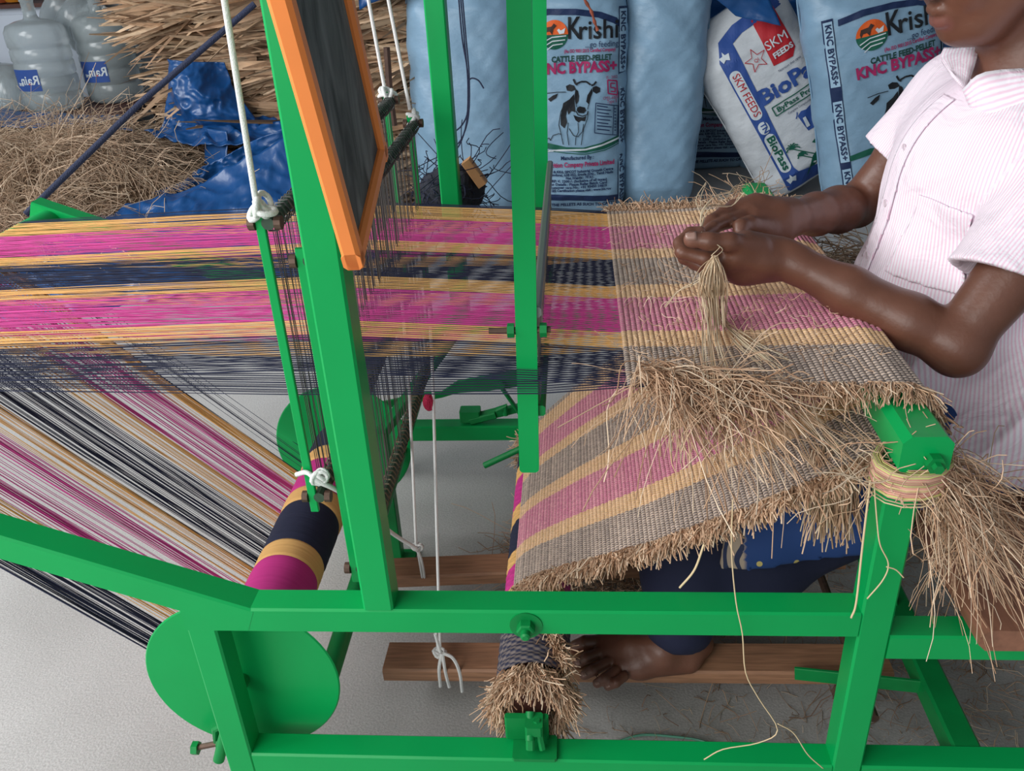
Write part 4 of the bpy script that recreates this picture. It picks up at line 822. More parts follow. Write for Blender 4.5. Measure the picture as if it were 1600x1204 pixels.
# straw heap beside the weaver on the far side
n = 1800; S = np.stack([rng.uniform(.44, .80, n), rng.uniform(1.70, 2.0, n), .44 + np.abs(rng.normal(0, .05, n))], 1); D = np.stack([rng.normal(1, .4, n) * rng.choice([-1, 1], n), rng.normal(0, .35, n), rng.normal(.1, .12, n)], 1)
o = straw_obj('straw_heap', fibres(S, D, rng.uniform(.08, .22, n), curl=.2, grav=.15, K=7), rng.uniform(.0007, .0016, n), None, cols=STRAWCOLS * .62); tag(o, 'heap of loose straw fibre on the far side of the weaver', 'straw')
o = tag(sm(MB().tube(bez([on(2, .004, u, v) for u, v in ((960, 1160), (1000, 1148), (1050, 1150), (1100, 1158), (1140, 1180))], 20), .0022, 6).build('plastic_strip', mat('pale_green_strip', (.12, .35, .24), .4))), 'thin pale green plastic strip on the floor behind the bottom rail', 'strip')
# ================================================================ THE WEAVER: implicit surfaces turned into one skin
class Sdf:
    """smooth union of round cones and ellipsoids, meshed block by block with surface nets"""
    def __init__(s, k=.012): s.pr = []; s.cut = []; s.k = k; s.dis = None
    def cone(s, a, b, ra, rb, k=None, g=0): s.pr.append(('c', np.array(a, float), np.array(b, float), ra, rb, s.k if k is None else k, g)); return s
    def chain(s, pts, rs, k=None, g=0):
        for i in range(len(pts) - 1): s.cone(pts[i], pts[i + 1], rs[i], rs[i + 1], k, g)
        return s
    def ell(s, c, r, R=None, k=None, g=0): s.pr.append(('e', np.array(c, float), np.array(r, float), np.eye(3) if R is None else np.array(R), max(r), s.k if k is None else k, g)); return s
    def prim(s, q, P):
        if q[0] == 'c':
            _, a, b, ra, rb, k, g = q; ab = b - a; t = np.clip(((P - a) @ ab) / (ab @ ab + 1e-12), 0, 1); return np.linalg.norm(P - a - t[:, None] * ab, axis=1) - (ra + (rb - ra) * t)
        _, c, r, R, _, k, g = q; L_ = (P - c) @ R; d = np.linalg.norm(L_ / r, axis=1); e = np.linalg.norm(L_ / (r * r), axis=1) + 1e-9; return d * (d - 1) / e
    def ev(s, P, prs):
        D = np.full(len(P), 1.)
        for q in prs:
            d = s.prim(q, P); k = max(q[5], 1e-4); h = np.clip(.5 + .5 * (D - d) / k, 0, 1); D = D * (1 - h) + d * h - k * h * (1 - h)
        if s.dis is not None: D = D + s.dis(P)
        for fn in s.cut: D = np.maximum(D, fn(P))
        return D
    def mesh(s, h, n=20):
        lo = np.min([np.minimum(q[1], q[2]) - max(q[3], q[4]) if q[0] == 'c' else q[1] - q[4] for q in s.pr], axis=0) - .03
        hi = np.max([np.maximum(q[1], q[2]) + max(q[3], q[4]) if q[0] == 'c' else q[1] + q[4] for q in s.pr], axis=0) + .03
        nb = np.ceil((hi - lo) / (h * n)).astype(int); keys = []; verts = []; quads = []; rad = h * n * .87 + .035
        g = np.arange(n + 1); G = np.stack(np.meshgrid(g, g, g, indexing='ij'), -1).reshape(-1, 3)
        off = np.array([(0, 0, 0), (1, 0, 0), (0, 1, 0), (1, 1, 0), (0, 0, 1), (1, 0, 1), (0, 1, 1), (1, 1, 1)]); ed = [(0, 1), (2, 3), (4, 5), (6, 7), (0, 2), (1, 3), (4, 6), (5, 7), (0, 4), (1, 5), (2, 6), (3, 7)]
        BIG = 4096
        key = lambda I: (I[..., 0].astype(np.int64) * BIG + I[..., 1]) * BIG + I[..., 2]
        for bi in np.ndindex(*nb):
            b0 = np.array(bi) * n; cen = lo + (b0 + n / 2) * h; prs = [q for q in s.pr if s.prim(q, cen[None])[0] < rad]
            if not prs: continue
            if min(s.prim(q, cen[None])[0] for q in prs) < -rad: continue
            Dv = s.ev(lo + (G + b0) * h, prs).reshape(n + 1, n + 1, n + 1); sg = Dv < 0
            if sg.all() or not sg.any(): continue
            cs = np.stack([sg[o[0]:n + o[0], o[1]:n + o[1], o[2]:n + o[2]] for o in off]); act = cs.any(0) & ~cs.all(0); I = np.argwhere(act)
            if len(I):
                d8 = np.stack([Dv[I[:, 0] + o[0], I[:, 1] + o[1], I[:, 2] + o[2]] for o in off], 1); acc = np.zeros((len(I), 3)); cnt = np.zeros(len(I))
                for a, b in ed:
                    m_ = (d8[:, a] < 0) != (d8[:, b] < 0); t = np.where(m_, d8[:, a] / (d8[:, a] - d8[:, b] + 1e-12), 0); acc += np.where(m_[:, None], off[a] + t[:, None] * (off[b] - off[a]), 0); cnt += m_
                verts.append(lo + (I + b0 + acc / cnt[:, None]) * h); keys.append(key(I + b0))
            for ax in range(3):
                u, v = (ax + 1) % 3, (ax + 2) % 3; A = sg[:n, :n, :n]; sl = [slice(0, n)] * 3; sl[ax] = slice(1, n + 1); B_ = sg[tuple(sl)]; E_ = np.argwhere(A != B_)
                if not len(E_): continue
                fl = A[E_[:, 0], E_[:, 1], E_[:, 2]]; E_ = E_ + b0; eu = np.zeros(3, int); eu[u] = 1; ev_ = np.zeros(3, int); ev_[v] = 1
                Q4 = np.stack([key(E_ - eu - ev_), key(E_ - ev_), key(E_), key(E_ - eu)], 1); Q4[~fl] = Q4[~fl][:, ::-1]; quads.append(Q4)
        K = np.concatenate(keys); V = np.concatenate(verts); Qd = np.concatenate(quads); o = np.argsort(K); K = K[o]; V = V[o]
        J = np.searchsorted(K, Qd); J = np.clip(J, 0, len(K) - 1); ok = (K[J] == Qd).all(1); return V, J[ok]
H3 = lambda u, v, y: np.array(on(1, y, u, v))
person = thing('person', 'seated weaver in a pale pink striped short-sleeved shirt twisting straw over the mat', 'person')
# ---- joints
shL, elL, wrL = np.array([.69, 1.165, .955]), H3(1492, 538, 1.09), H3(1222, 402, 1.195)
shR, elR, wrR = np.array([.645, 1.545, .96]), H3(1338, 322, 1.575), H3(1236, 342, 1.37)
hp, yaw_, pit_ = np.array([.567, 1.345, 1.203]), math.radians(14), math.radians(20)
fwd = np.array([-math.cos(yaw_) * math.cos(pit_), -math.sin(yaw_) * math.cos(pit_), -math.sin(pit_)]); sid = np.array([math.sin(yaw_), -math.cos(yaw_), 0.]); upv = np.cross(sid, fwd); upv /= np.linalg.norm(upv)
if upv[2] < 0: upv = -upv
HR = np.stack([fwd, sid, upv], 1)
def hd(f, s_, u): return hp + fwd * f + sid * s_ + upv * u
B = Sdf(.012)
# head
B.ell(hd(-.012, 0, .035), (.098, .078, .100), HR, .01).ell(hd(.035, 0, -.045), (.058, .062, .075), HR, .03).ell(hd(.060, 0, -.098), (.030, .030, .024), HR, .03)
B.ell(hd(.060, .034, -.035), (.028, .028, .032), HR, .02).ell(hd(.060, -.034, -.035), (.028, .028, .032), HR, .02)
B.ell(hd(.070, 0, .045), (.032, .055, .030), HR, .02)
B.cone(hd(.090, 0, .012), hd(.110, 0, -.026), .010, .013, .012).ell(hd(.101, .013, -.033), (.012, .009, .009), HR, .006).ell(hd(.101, -.013, -.033), (.012, .009, .009), HR, .006)
B.chain([hd(.020, .055, -.06), hd(.045, .03, -.095)], [.03, .028], .02).chain([hd(.020, -.055, -.06), hd(.045, -.03, -.095)], [.03, .028], .02)
B.ell(hd(.074, 0, -.068), (.024, .030, .022), HR, .014)
B.chain([hd(.080, .024, -.064), hd(.094, .010, -.0585), hd(.0955, 0, -.060), hd(.094, -.010, -.0585), hd(.080, -.024, -.064)], [.0045, .0075, .0075, .0075, .0045], .004)
B.chain([hd(.079, .022, -.069), hd(.091, .010, -.0755), hd(.092, 0, -.076), hd(.091, -.010, -.0755), hd(.079, -.022, -.069)], [.0045, .0085, .009, .0085, .0045], .004)
for s_ in (1, -1):
    B.ell(hd(.086, s_ * .031, .008), (.010, .015, .011), HR, .006); B.ell(hd(-.008, s_ * .080, -.018), (.016, .006, .030), HR, .006)
# neck and trunk
B.cone(hd(-.030, 0, -.05), (.665, 1.36, 1.0), .053, .062, .03).cone((.665, 1.36, 1.0), (.672, 1.36, .90), .075, .11, .05)
B.cone((.675, 1.25, .90), (.665, 1.48, .90), .10, .10, .05).cone((.68, 1.36, .85), (.70, 1.36, .60), .12, .12, .05).cone((.71, 1.27, .52), (.70, 1.45, .52), .10, .10, .05)
B.cone((.68, 1.24, .935), shL, .055, .052, .04).cone((.66, 1.48, .935), shR, .055, .052, .04)
B.chain([shL, (shL + elL) / 2, elL], [.052, .047, .036], .02); B.ell(elL + np.array([.008, -.002, -.008]), (.036, .034, .036), None, .02)
fa = lambda a, b, t: a + (b - a) * t
B.chain([elL, fa(elL, wrL, .25), fa(elL, wrL, .6), fa(elL, wrL, .92), wrL], [.036, .0375, .033, .0255, .024], .015)
B.chain([shR, (shR + elR) / 2, elR], [.050, .045, .036], .02); B.chain([elR, fa(elR, wrR, .3), fa(elR, wrR, .65), wrR], [.037, .039, .034, .026], .015)
# left hand: back of the hand to the viewer, thumb along the top, index finger curled under it
pL = lambda l: [H3(*q) for q in l]
B.chain([wrL, H3(1190, 404, 1.19), H3(1150, 398, 1.175)], [.026, .027, .022], .012); B.chain([H3(1205, 418, 1.21), H3(1160, 418, 1.195), H3(1130, 412, 1.185)], [.022, .022, .019], .014)
B.chain([H3(1205, 392, 1.205), H3(1165, 380, 1.185)], [.020, .019], .014); B.ell(H3(1170, 412, 1.20), (.034, .022, .024), None, .016)
kf = .0045
B.chain(pL([(1140, 404, 1.175), (1102, 404, 1.168), (1066, 394, 1.175), (1062, 380, 1.195), (1078, 364, 1.212), (1094, 361, 1.214)]), [.0125, .0105, .0098, .0092, .0085, .0078], kf)
B.chain(pL([(1140, 412, 1.195), (1098, 414, 1.192), (1070, 402, 1.20), (1072, 384, 1.222), (1088, 372, 1.235)]), [.0125, .0105, .0098, .009, .0078], kf)
B.chain(pL([(1145, 420, 1.215), (1108, 422, 1.215), (1084, 410, 1.222), (1088, 392, 1.242), (1102, 382, 1.25)]), [.012, .0102, .0095, .0088, .0075], kf)
B.chain(pL([(1150, 426, 1.235), (1122, 428, 1.236), (1104, 416, 1.243), (1108, 402, 1.258)]), [.0105, .009, .0083, .0068], kf)
B.chain(pL([(1185, 388, 1.180), (1140, 378, 1.160), (1108, 377, 1.156), (1084, 374, 1.160)]), [.0165, .0128, .0118, .0108], .007)
B.ell(H3(1081, 374, 1.158), (.012, .009, .0118), None, .004)
# right hand: reaching down with index and thumb to the straw
B.chain([wrR, H3(1215, 345, 1.355), H3(1175, 342, 1.335)], [.027, .030, .024], .014); B.chain([H3(1225, 330, 1.39), H3(1180, 326, 1.365), H3(1150, 330, 1.345)], [.022, .021, .016], .016)
B.chain([H3(1215, 362, 1.345), H3(1185, 366, 1.32)], [.024, .018], .016)
B.chain(pL([(1165, 338, 1.328), (1136, 346, 1.300), (1114, 356, 1.272), (1100, 366, 1.250)]), [.0135, .0108, .0098, .0082], kf)
B.chain(pL([(1160, 326, 1.350), (1132, 332, 1.325), (1112, 345, 1.300), (1100, 358, 1.282)]), [.0130, .0108, .0098, .0080], kf)
B.chain(pL([(1170, 322, 1.372), (1146, 322, 1.352), (1128, 334, 1.330), (1120, 350, 1.315)]), [.0125, .0102, .0092, .0076], kf)
B.chain(pL([(1185, 320, 1.390), (1164, 318, 1.376), (1150, 328, 1.360), (1144, 342, 1.348)]), [.011, .009, .0082, .0068], kf)
B.chain(pL([(1200, 356, 1.325), (1172, 350, 1.296), (1158, 354, 1.280), (1156, 362, 1.272)]), [.0165, .0125, .0112, .0098], .007)
# legs and feet
kneeL, ankL = np.array([.175, 1.165, .345]), np.array([.185, 1.135, .145])
B.chain([(.68, 1.25, .49), (.42, 1.20, .425), kneeL], [.085, .072, .056], .03).chain([kneeL, (.175, 1.15, .28), ankL], [.054, .048, .030], .02)
FT = lambda u, v, z: np.array(on(2, z, u, v))
B.ell((.200, 1.137, .113), (.032, .026, .026), None, .03).chain([ankL - np.array([0, 0, .022]), FT(1035, 1016, .122), FT(985, 1014, .112), FT(948, 1020, .102)], [.030, .027, .023, .016], .02)
B.chain([FT(1075, 1032, .10), FT(1000, 1040, .098), FT(968, 1044, .096)], [.022, .020, .014], .02).chain([FT(1060, 1010, .11), FT(960, 1003, .103), FT(936, 1004, .100)], [.022, .017, .0145], .02)
for a, b, c_, r1, r2 in (((938, 1003), (915, 1004), (899, 1010), .0135, .0115), ((942, 1018), (918, 1027), (903, 1036), .0105, .0088), ((950, 1034), (928, 1046), (913, 1054), .0100, .0083), ((962, 1048), (945, 1060), (933, 1067), .0095, .0078), ((975, 1056), (962, 1066), (950, 1072), .0088, .0072)):
    B.chain([FT(*a, .103), FT(*b, .104), FT(*c_, .091)], [r1, r1 * .98, r2 * 1.05], .0025)
kneeR, ankR = np.array([.175, 1.50, .345]), np.array([.165, 1.42, .150])
B.chain([(.68, 1.46, .49), (.42, 1.49, .455), kneeR], [.085, .072, .056], .03).chain([kneeR, (.17, 1.46, .28), ankR], [.054, .048, .030], .02)
B.ell((.18, 1.415, .118), (.034, .026, .030), None, .02).chain([ankR - np.array([0, 0, .018]), (.08, 1.405, .118), (.02, 1.40, .108)], [.034, .030, .022], .02)
for k_ in range(5): B.chain([(.02, 1.378 + k_ * .012, .106), (-.01, 1.372 + k_ * .014, .104), (-.026 + k_ * .004, 1.370 + k_ * .0155, .098)], [.011, .0098, .0085], .004)
V, Q4 = B.mesh(.0028)
SKIN = mat('brown_skin', (.105, .040, .022), .42, vcol='Col', var=.10, vscale=30, bump=.06, bscale=160, sss=.06)
cs = np.tile(np.array([.150, .060, .036]), (len(V), 1))
def blend(c, r, col, f=1.):
    global cs
    d = np.linalg.norm(V - np.array(c), axis=1); t = np.clip(1 - d / r, 0, 1)[:, None] ** .8 * f; cs = cs * (1 - t) + np.array(col) * t
for c_ in (H3(1098, 361, 1.21), H3(1156, 362, 1.265), H3(1078, 374, 1.15)): blend(c_, .016, (.26, .12, .085), .9)
for c_ in (hd(.094, 0, -.077), hd(.090, .012, -.077), hd(.090, -.012, -.077)): blend(c_, .016, (.24, .085, .075), .9)
for q in ((899, 1010), (903, 1036), (913, 1054), (933, 1067), (950, 1072)): blend(FT(*q, .092), .012, (.20, .10, .075), .8)
blend(H3(1068, 392, 1.165), .02, (.19, .075, .045), .5); blend(hd(.05, .06, -.04), .06, (.17, .065, .036), .7)
body = mk('body', V, Q4, SKIN, person, cs, True)
# nails
NAIL = mat('nail', (.34, .20, .16), .3)
def nail(c, n_, a, w_, l_):
    n_ = Vector(n_).normalized(); a = Vector(a); a = (a - n_ * a.dot(n_)).normalized(); b = n_.cross(a); c = Vector(c); Vn = []
    for i in range(5):
        for j in range(5):
            x, y = (i / 4 - .5) * 2, (j / 4 - .5) * 2; sc_ = math.sqrt(max(0, 1 - .5 * y * y)) if y > 0 else 1; Vn.append(c + a * (y * l_) + b * (x * w_ * sc_) - n_ * (x * x * w_ * .45))
    o = mk('nail', Vn, [(i * 5 + j, i * 5 + j + 1, (i + 1) * 5 + j + 1, (i + 1) * 5 + j) for i in range(4) for j in range(4)], NAIL, body, None, True); md = o.modifiers.new('s', 'SOLIDIFY'); md.thickness = .0012
tv = lambda c: Vector(CP) - Vector(c)
tn = Vector(H3(1080, 373, 1.158)); nn2 = (tv(tn).normalized() * .8 + Vector((-.1, -.1, .8))).normalized(); nail(tn + nn2 * .0105, nn2, H3(1070, 374, 1.158) - H3(1090, 374, 1.158), .0072, .0075)
for q, w_ in (((901, 1009), .0085), ((904, 1035), .0052), ((914, 1053), .005), ((934, 1066), .0046), ((951, 1071), .0042)):
    c_ = Vector(FT(*q, .0975)); nail(c_ + Vector((-.002, -.001, .0032)), (-.45, -.15, .85), (-1, -.2, -.3), w_, w_ * .8)
# eyes and hair, above the frame of the photograph
EYE = mat('eye_white', (.7, .68, .64), .2); IRIS = mat('iris', (.015, .008, .005), .15); HAIR = mat('black_hair', (.010, .009, .009), .5, bump=.8, bscale=300, stretch=(1, 1, .2))
for s_ in (1, -1):
    for nm, c_, r_, m_ in (('eye', hd(.0855, s_ * .031, .004), .0125, EYE), ('iris', hd(.0945, s_ * .031, .001), .0058, IRIS)):
        b_ = MB().lathe([(r_ * math.sin(a), r_ * -math.cos(a)) for a in np.linspace(0, math.pi, 13)], c_, 'Z', 16); sm(b_.build(nm, m_, person), 3)
    sm(MB().tube([hd(.098, s_ * .014, .024), hd(.097, s_ * .030, .029), hd(.083, s_ * .048, .024)], [.003, .0035, .001], 6).build('eyebrow', HAIR, person), 3)
Hs = Sdf(.012); Hs.ell(hd(-.022, 0, .050), (.105, .086, .098), HR).ell(hd(-.07, 0, -.02), (.055, .070, .07), HR, .03).ell(hd(-.135, 0, .0), (.045, .050, .045), HR, .015)
Hs.cut.append(lambda P: ((P - hd(.052, 0, .035)) @ (fwd * .9 - upv * .45)))
V, Q4 = Hs.mesh(.006); mk('hair', V, Q4, HAIR, person, None, True)
# ---- shirt
def folds(P, amp=.004):
    x, y, z = P[:, 0], P[:, 1], P[:, 2]
    return amp * (np.sin(y * 34 + 3 * np.sin(z * 11 + x * 8) + x * 21) * .6 + np.sin(z * 27 + 4 * np.sin(y * 9 + 1) - x * 30) * .55 + np.sin((x - z) * 52 + 3 * np.sin(y * 17)) * .3)
S = Sdf(.03); S.k = .03
S.cone((.655, 1.25, .90), (.645, 1.48, .90), .115, .112, .03).cone((.64, 1.36, .86), (.635, 1.36, .68), .150, .165, .06).ell((.63, 1.34, .66), (.165, .205, .17), None, .05)
S.cone((.665, 1.27, .555), (.665, 1.44, .555), .165, .16, .07).ell((.66, 1.16, .55), (.17, .10, .12), None, .05)
S.cone((.667, 1.36, .985), (.672, 1.36, .94), .075, .12, .04)
eL, eR = fa(shL, elL, .66), fa(shR, elR, .58); dL = (elL - shL) / np.linalg.norm(elL - shL); dR = (elR - shR) / np.linalg.norm(elR - shR)
S.cone((.675, 1.25, .93), shL + np.array([0, 0, .0]), .078, .074, .04, 1).cone((.655, 1.47, .93), shR, .075, .070, .04, 2).cone(shL, eL + dL * .06, .074, .078, .025, 1).cone(shR, eR + dR * .06, .068, .070, .025, 2)
S.dis = folds
def near_ax(P, a, b, r): ab = b - a; t = np.clip(((P - a) @ ab) / (ab @ ab), 0, 1); return np.linalg.norm(P - a - t[:, None] * ab, axis=1) - r
aL = lambda P: near_ax(P, eL - dL * .10, eL + dL * .3, .15); aR = lambda P: near_ax(P, eR - dR * .08, eR + dR * .3, .17)
S.cut.append(lambda P: np.where((aL(P) < 0) & (P[:, 1] < 1.185), (P - eL) @ (dL * .93 + np.array([.28, .0, .18])), -1)); S.cut.append(lambda P: np.where((aR(P) < 0) & (P[:, 1] > 1.50) & (P[:, 0] < .60), (P - eR) @ dR, -1))
S.cut.append(lambda P: -near_ax(P, eL - dL * .05, eL + dL * .2, .062)); S.cut.append(lambda P: -near_ax(P, eR - dR * .05, eR + dR * .2, .058))
S.cut.append(lambda P: .485 + .03 * np.sin(P[:, 0] * 14) - .0 - P[:, 2] + (P[:, 1] - 1.2).clip(-1, .1) * .10)
nk0, nk1 = hd(-.028, 0, -.04), np.array([.665, 1.36, 1.0]); S.cut.append(lambda P: -near_ax(P, nk0, nk1 + (nk1 - nk0) * .05, .068))
V, Q4 = S.mesh(.0048)
def stripe_fn(nt, b, tc, mp):
    N, L = nt.nodes, nt.links; a = N.new('ShaderNodeAttribute'); a.attribute_name = 'Stripe'
    m1 = N.new('ShaderNodeMath'); m1.operation = 'MULTIPLY'; m1.inputs[1].default_value = 2 * math.pi / .0050; L.new(a.outputs['Fac'], m1.inputs[0]); m2 = N.new('ShaderNodeMath'); m2.operation = 'SINE'; L.new(m1.outputs[0], m2.inputs[0])
    r = N.new('ShaderNodeValToRGB'); r.color_ramp.elements[0].position = .0; r.color_ramp.elements[0].color = (.86, .60, .72, 1); r.color_ramp.elements[1].position = .75; r.color_ramp.elements[1].color = (.90, .86, .91, 1)
    mr = N.new('ShaderNodeMapRange'); mr.inputs[1].default_value = -1; mr.inputs[2].default_value = 1; L.new(m2.outputs[0], mr.inputs[0]); L.new(mr.outputs[0], r.inputs[0]); L.new(r.outputs[0], b.inputs['Base Color'])
    n = N.new('ShaderNodeTexNoise'); n.inputs['Scale'].default_value = 11; n.inputs['Detail'].default_value = 5; n.inputs['Distortion'].default_value = .8; L.new(tc.outputs['Object'], n.inputs['Vector'])
    bp = N.new('ShaderNodeBump'); bp.inputs['Strength'].default_value = .5; bp.inputs['Distance'].default_value = .03; L.new(n.outputs[0], bp.inputs['Height']); L.new(bp.outputs[0], b.inputs['Normal'])
SHIRT = mat('striped_cotton', (.85, .75, .8), .8, fn=stripe_fn)
def stripes(o, V):
    an = np.arctan2(V[:, 1] - 1.36, V[:, 0] - .68); st = an * .19 + .02 * np.sin(V[:, 2] * 9)
    for sh, el, d_, lim in ((shL, elL, dL, -1), (shR, elR, dR, 1)):
        e1 = np.cross(d_, [0, 0, 1.]); e1 /= np.linalg.norm(e1); e2 = np.cross(d_, e1); R_ = V - sh; a2 = np.arctan2(R_ @ e1, R_ @ e2); w_ = (near_ax(V, sh + d_ * .02, el, .088) < 0); st = np.where(w_, a2 * .075, st)
    at = o.data.attributes.new('Stripe', 'FLOAT', 'POINT'); at.data.foreach_set('value', st.astype(np.float32))
shirt = mk('shirt', V, Q4, SHIRT, person, None, True); shirt['label'] = 'pale pink and white striped shirt'; stripes(shirt, V); SV, SQ = V, Q4
def patch(name, sel, off, lab=None, bord=None):
    c = SV[SQ].mean(1); f = SQ[sel(c)]
    if not len(f): return
    ids, inv = np.unique(f, return_inverse=True); me = shirt.data; nr = np.zeros(len(me.vertices) * 3, np.float32); me.vertices.foreach_get('normal', nr); nr = nr.reshape(-1, 3)
    if off: Vp = SV[ids] + nr[ids] * off
    o = mk(name, Vp, inv.reshape(-1, 4), SHIRT, shirt, None, True); stripes(o, Vp); md = o.modifiers.new('s', 'SOLIDIFY'); md.thickness = .0025; md.offset = 1
    if lab: o['label'] = lab
    return o
patch('placket', lambda c: (np.abs(c[:, 1] - 1.352) < .016) & (c[:, 0] < .60) & (c[:, 2] > .52) & (c[:, 2] < .99), .0018)
patch('pocket', lambda c: (c[:, 1] > 1.185) & (c[:, 1] < 1.29) & (c[:, 0] < .62) & (c[:, 2] > .745) & (c[:, 2] < .865), .003)
BUT = mat('pearl_button', (.75, .62, .68), .25)
from mathutils.bvhtree import BVHTree
bvh = BVHTree.FromPolygons([tuple(v) for v in SV], [tuple(int(i) for i in q) for q in SQ])
for z_ in (.58, .665, .75, .835, .92):
    h_ = bvh.ray_cast(Vector((.2, 1.352, z_)), Vector((1, 0, 0)))
    if h_[0]:
        c_ = h_[0] + Vector((-.0045, 0, 0)); b_ = MB().lathe([(0, -.0012), (.0058, -.0012), (.0064, 0), (.0058, .0014), (.004, .0008), (0, .0008)], (0, 0, 0), 'X', 16)
        for i_ in range(len(b_.V)): b_.V[i_] = tuple(Vector((-b_.V[i_][0], b_.V[i_][1], b_.V[i_][2])) + c_)
        sm(b_.build('button', BUT, shirt))
def flap(name, pts, th=.004):
    P = [Vector(p) for p in pts]; c_ = sum(P, Vector()) / len(P); n_ = len(P); V = list(P); F = []
    mid = [(p + c_) / 2 for p in P]; V += mid; V.append(c_)
    F = [(i, (i + 1) % n_, n_ + (i + 1) % n_, n_ + i) for i in range(n_)] + [(n_ + i, n_ + (i + 1) % n_, 2 * n_) for i in range(n_)]
    o = mk(name, V, F, SHIRT, person, None, True); at = o.data.attributes.new('Stripe', 'FLOAT', 'POINT'); at.data.foreach_set('value', np.array([(v.x + v.z * .9) * 1.0 for v in V], np.float32))
    md = o.modifiers.new('b', 'SUBSURF'); md.levels = 1; md.render_levels = 2; md = o.modifiers.new('s', 'SOLIDIFY'); md.thickness = th; return o
# collar: a standing band round the neck and two pointed leaves
def collar_leaf(s_):
    rim = []; low = []
    ax = (nk1 - nk0) / np.linalg.norm(nk1 - nk0); e1 = np.array([-1, 0, 0.]) - ax * (np.array([-1, 0, 0.]) @ ax); e1 /= np.linalg.norm(e1); e2 = np.cross(ax, e1); e2 *= np.sign(e2[1]) * s_
    V = []; n_ = 14; m_ = 4
    for i in range(n_ + 1):
        a = math.radians(8 + 172 * i / n_); dr = e1 * math.cos(a) + e2 * math.sin(a); top = nk1 - ax * .014 + dr * .074; ln = .052 + .040 * math.exp(-(i / 2.2) ** 2)
        for j in range(m_ + 1):
            t = j / m_; V.append(Vector(top + dr * (.010 * math.sin(t * 2) + .030 * t) + ax * ln * t - e2 * (0 if i > 2 else .0)))
    F = [(i * (m_ + 1) + j, i * (m_ + 1) + j + 1, (i + 1) * (m_ + 1) + j + 1, (i + 1) * (m_ + 1) + j) for i in range(n_) for j in range(m_)]
    o = mk('collar', V, F, SHIRT, person, None, True); at = o.data.attributes.new('Stripe', 'FLOAT', 'POINT'); at.data.foreach_set('value', np.array([(i % (m_ + 1)) / m_ * .06 for i in range(len(V))], np.float32))
    md = o.modifiers.new('s', 'SOLIDIFY'); md.thickness = .004
    md = o.modifiers.new('b', 'SUBSURF'); md.levels = 1; md.render_levels = 1
def loft(name, A_, B_, bul):
    c3 = lambda p: H3(*p) if p[0] > 50 else np.array(p); a = bez([c3(p) for p in A_], 14); b = bez([c3(p) for p in B_], 14); n_ = min(len(a), len(b)); V = []
    for i in range(n_):
        for j in range(6):
            t = j / 5; p = a[i].lerp(b[i], t); V.append(p + (Vector(CP) - p).normalized() * bul * math.sin(math.pi * min(1, t * 1.1)))
    o = mk(name, V, [(i * 6 + j, i * 6 + j + 1, i * 6 + j + 7, i * 6 + j + 6) for i in range(n_ - 1) for j in range(5)], SHIRT, shirt, None, True)
    at = o.data.attributes.new('Stripe', 'FLOAT', 'POINT'); at.data.foreach_set('value', np.array([(i % 6) / 5 * .055 for i in range(len(V))], np.float32)); md = o.modifiers.new('s', 'SOLIDIFY'); md.thickness = .004
loft('collar', [(1503, 140, 1.312), (1540, 112, 1.300), (.655, 1.283, 1.042), (.73, 1.31, 1.052)], [(1531, 207, 1.292), (1570, 222, 1.225), (.66, 1.205, 1.010), (.765, 1.25, 1.005)], .008)
loft('collar', [(1506, 142, 1.318), (1520, 112, 1.335), (1528, 88, 1.36), (1530, 76, 1.40)], [(1486, 118, 1.330), (1476, 104, 1.37), (1470, 92, 1.42), (1476, 78, 1.46)], .006)
# ---- dark blue trousers and tunic
NAVYC = mat('navy_cotton', (.0075, .0105, .038), .85, bump=.25, bscale=18)
K = Sdf(.03); K.chain([(.66, 1.25, .49), (.42, 1.20, .415), kneeL], [.115, .10, .074], .05).chain([kneeL, (.170, 1.15, .27), (.170, 1.135, .165)], [.074, .064, .058], .03)
K.chain([(.20, 1.15, .28), (.30, 1.16, .295), (.46, 1.19, .39)], [.070, .072, .07], .05)
K.chain([(.66, 1.47, .49), (.42, 1.49, .445), kneeR], [.115, .10, .074], .05).chain([kneeR, (.170, 1.46, .27), (.162, 1.43, .17)], [.074, .064, .056], .03).cone((.70, 1.26, .53), (.70, 1.46, .53), .125, .125, .05)
K.dis = lambda P: folds(P, .0025); K.cut.append(lambda P: .135 + .03 * np.sin((P[:, 0] - .12) * 22) * 0 - P[:, 2]); K.cut.append(lambda P: .449 - P[:, 2] - 10 * np.clip(.50 - P[:, 0], 0, 1))
V, Q4 = K.mesh(.006); o = mk('trousers', V, Q4, NAVYC, person, None, True); o['label'] = 'plain dark navy trousers'
T_ = Sdf(.03); T_.chain([(.66, 1.24, .505), (.42, 1.19, .42), (.22, 1.165, .350)], [.122, .108, .092], .05).chain([(.50, 1.14, .40), (.27, 1.115, .335)], [.08, .065], .05).chain([(.66, 1.47, .505), (.42, 1.49, .42), (.22, 1.50, .350)], [.122, .108, .09], .05).cone((.70, 1.22, .54), (.70, 1.47, .54), .132, .13, .05)
T_.dis = lambda P: folds(P, .003); T_.cut.append(lambda P: .205 - P[:, 0] + .0 * P[:, 1] + .02 * np.sin(P[:, 1] * 30)); T_.cut.append(lambda P: .452 - P[:, 2] - 10 * np.clip(.50 - P[:, 0], 0, 1)); T_.cut.append(lambda P: (.345 + (P[:, 0] - .2) * .16) - P[:, 2])
V, Q4 = T_.mesh(.0055); hem = (V[:, 0] < .262 + .012 * np.sin(V[:, 1] * 40)); c0 = np.tile(np.array([.012, .05, .19]), (len(V), 1)); c0[hem] = (.42, .33, .25)
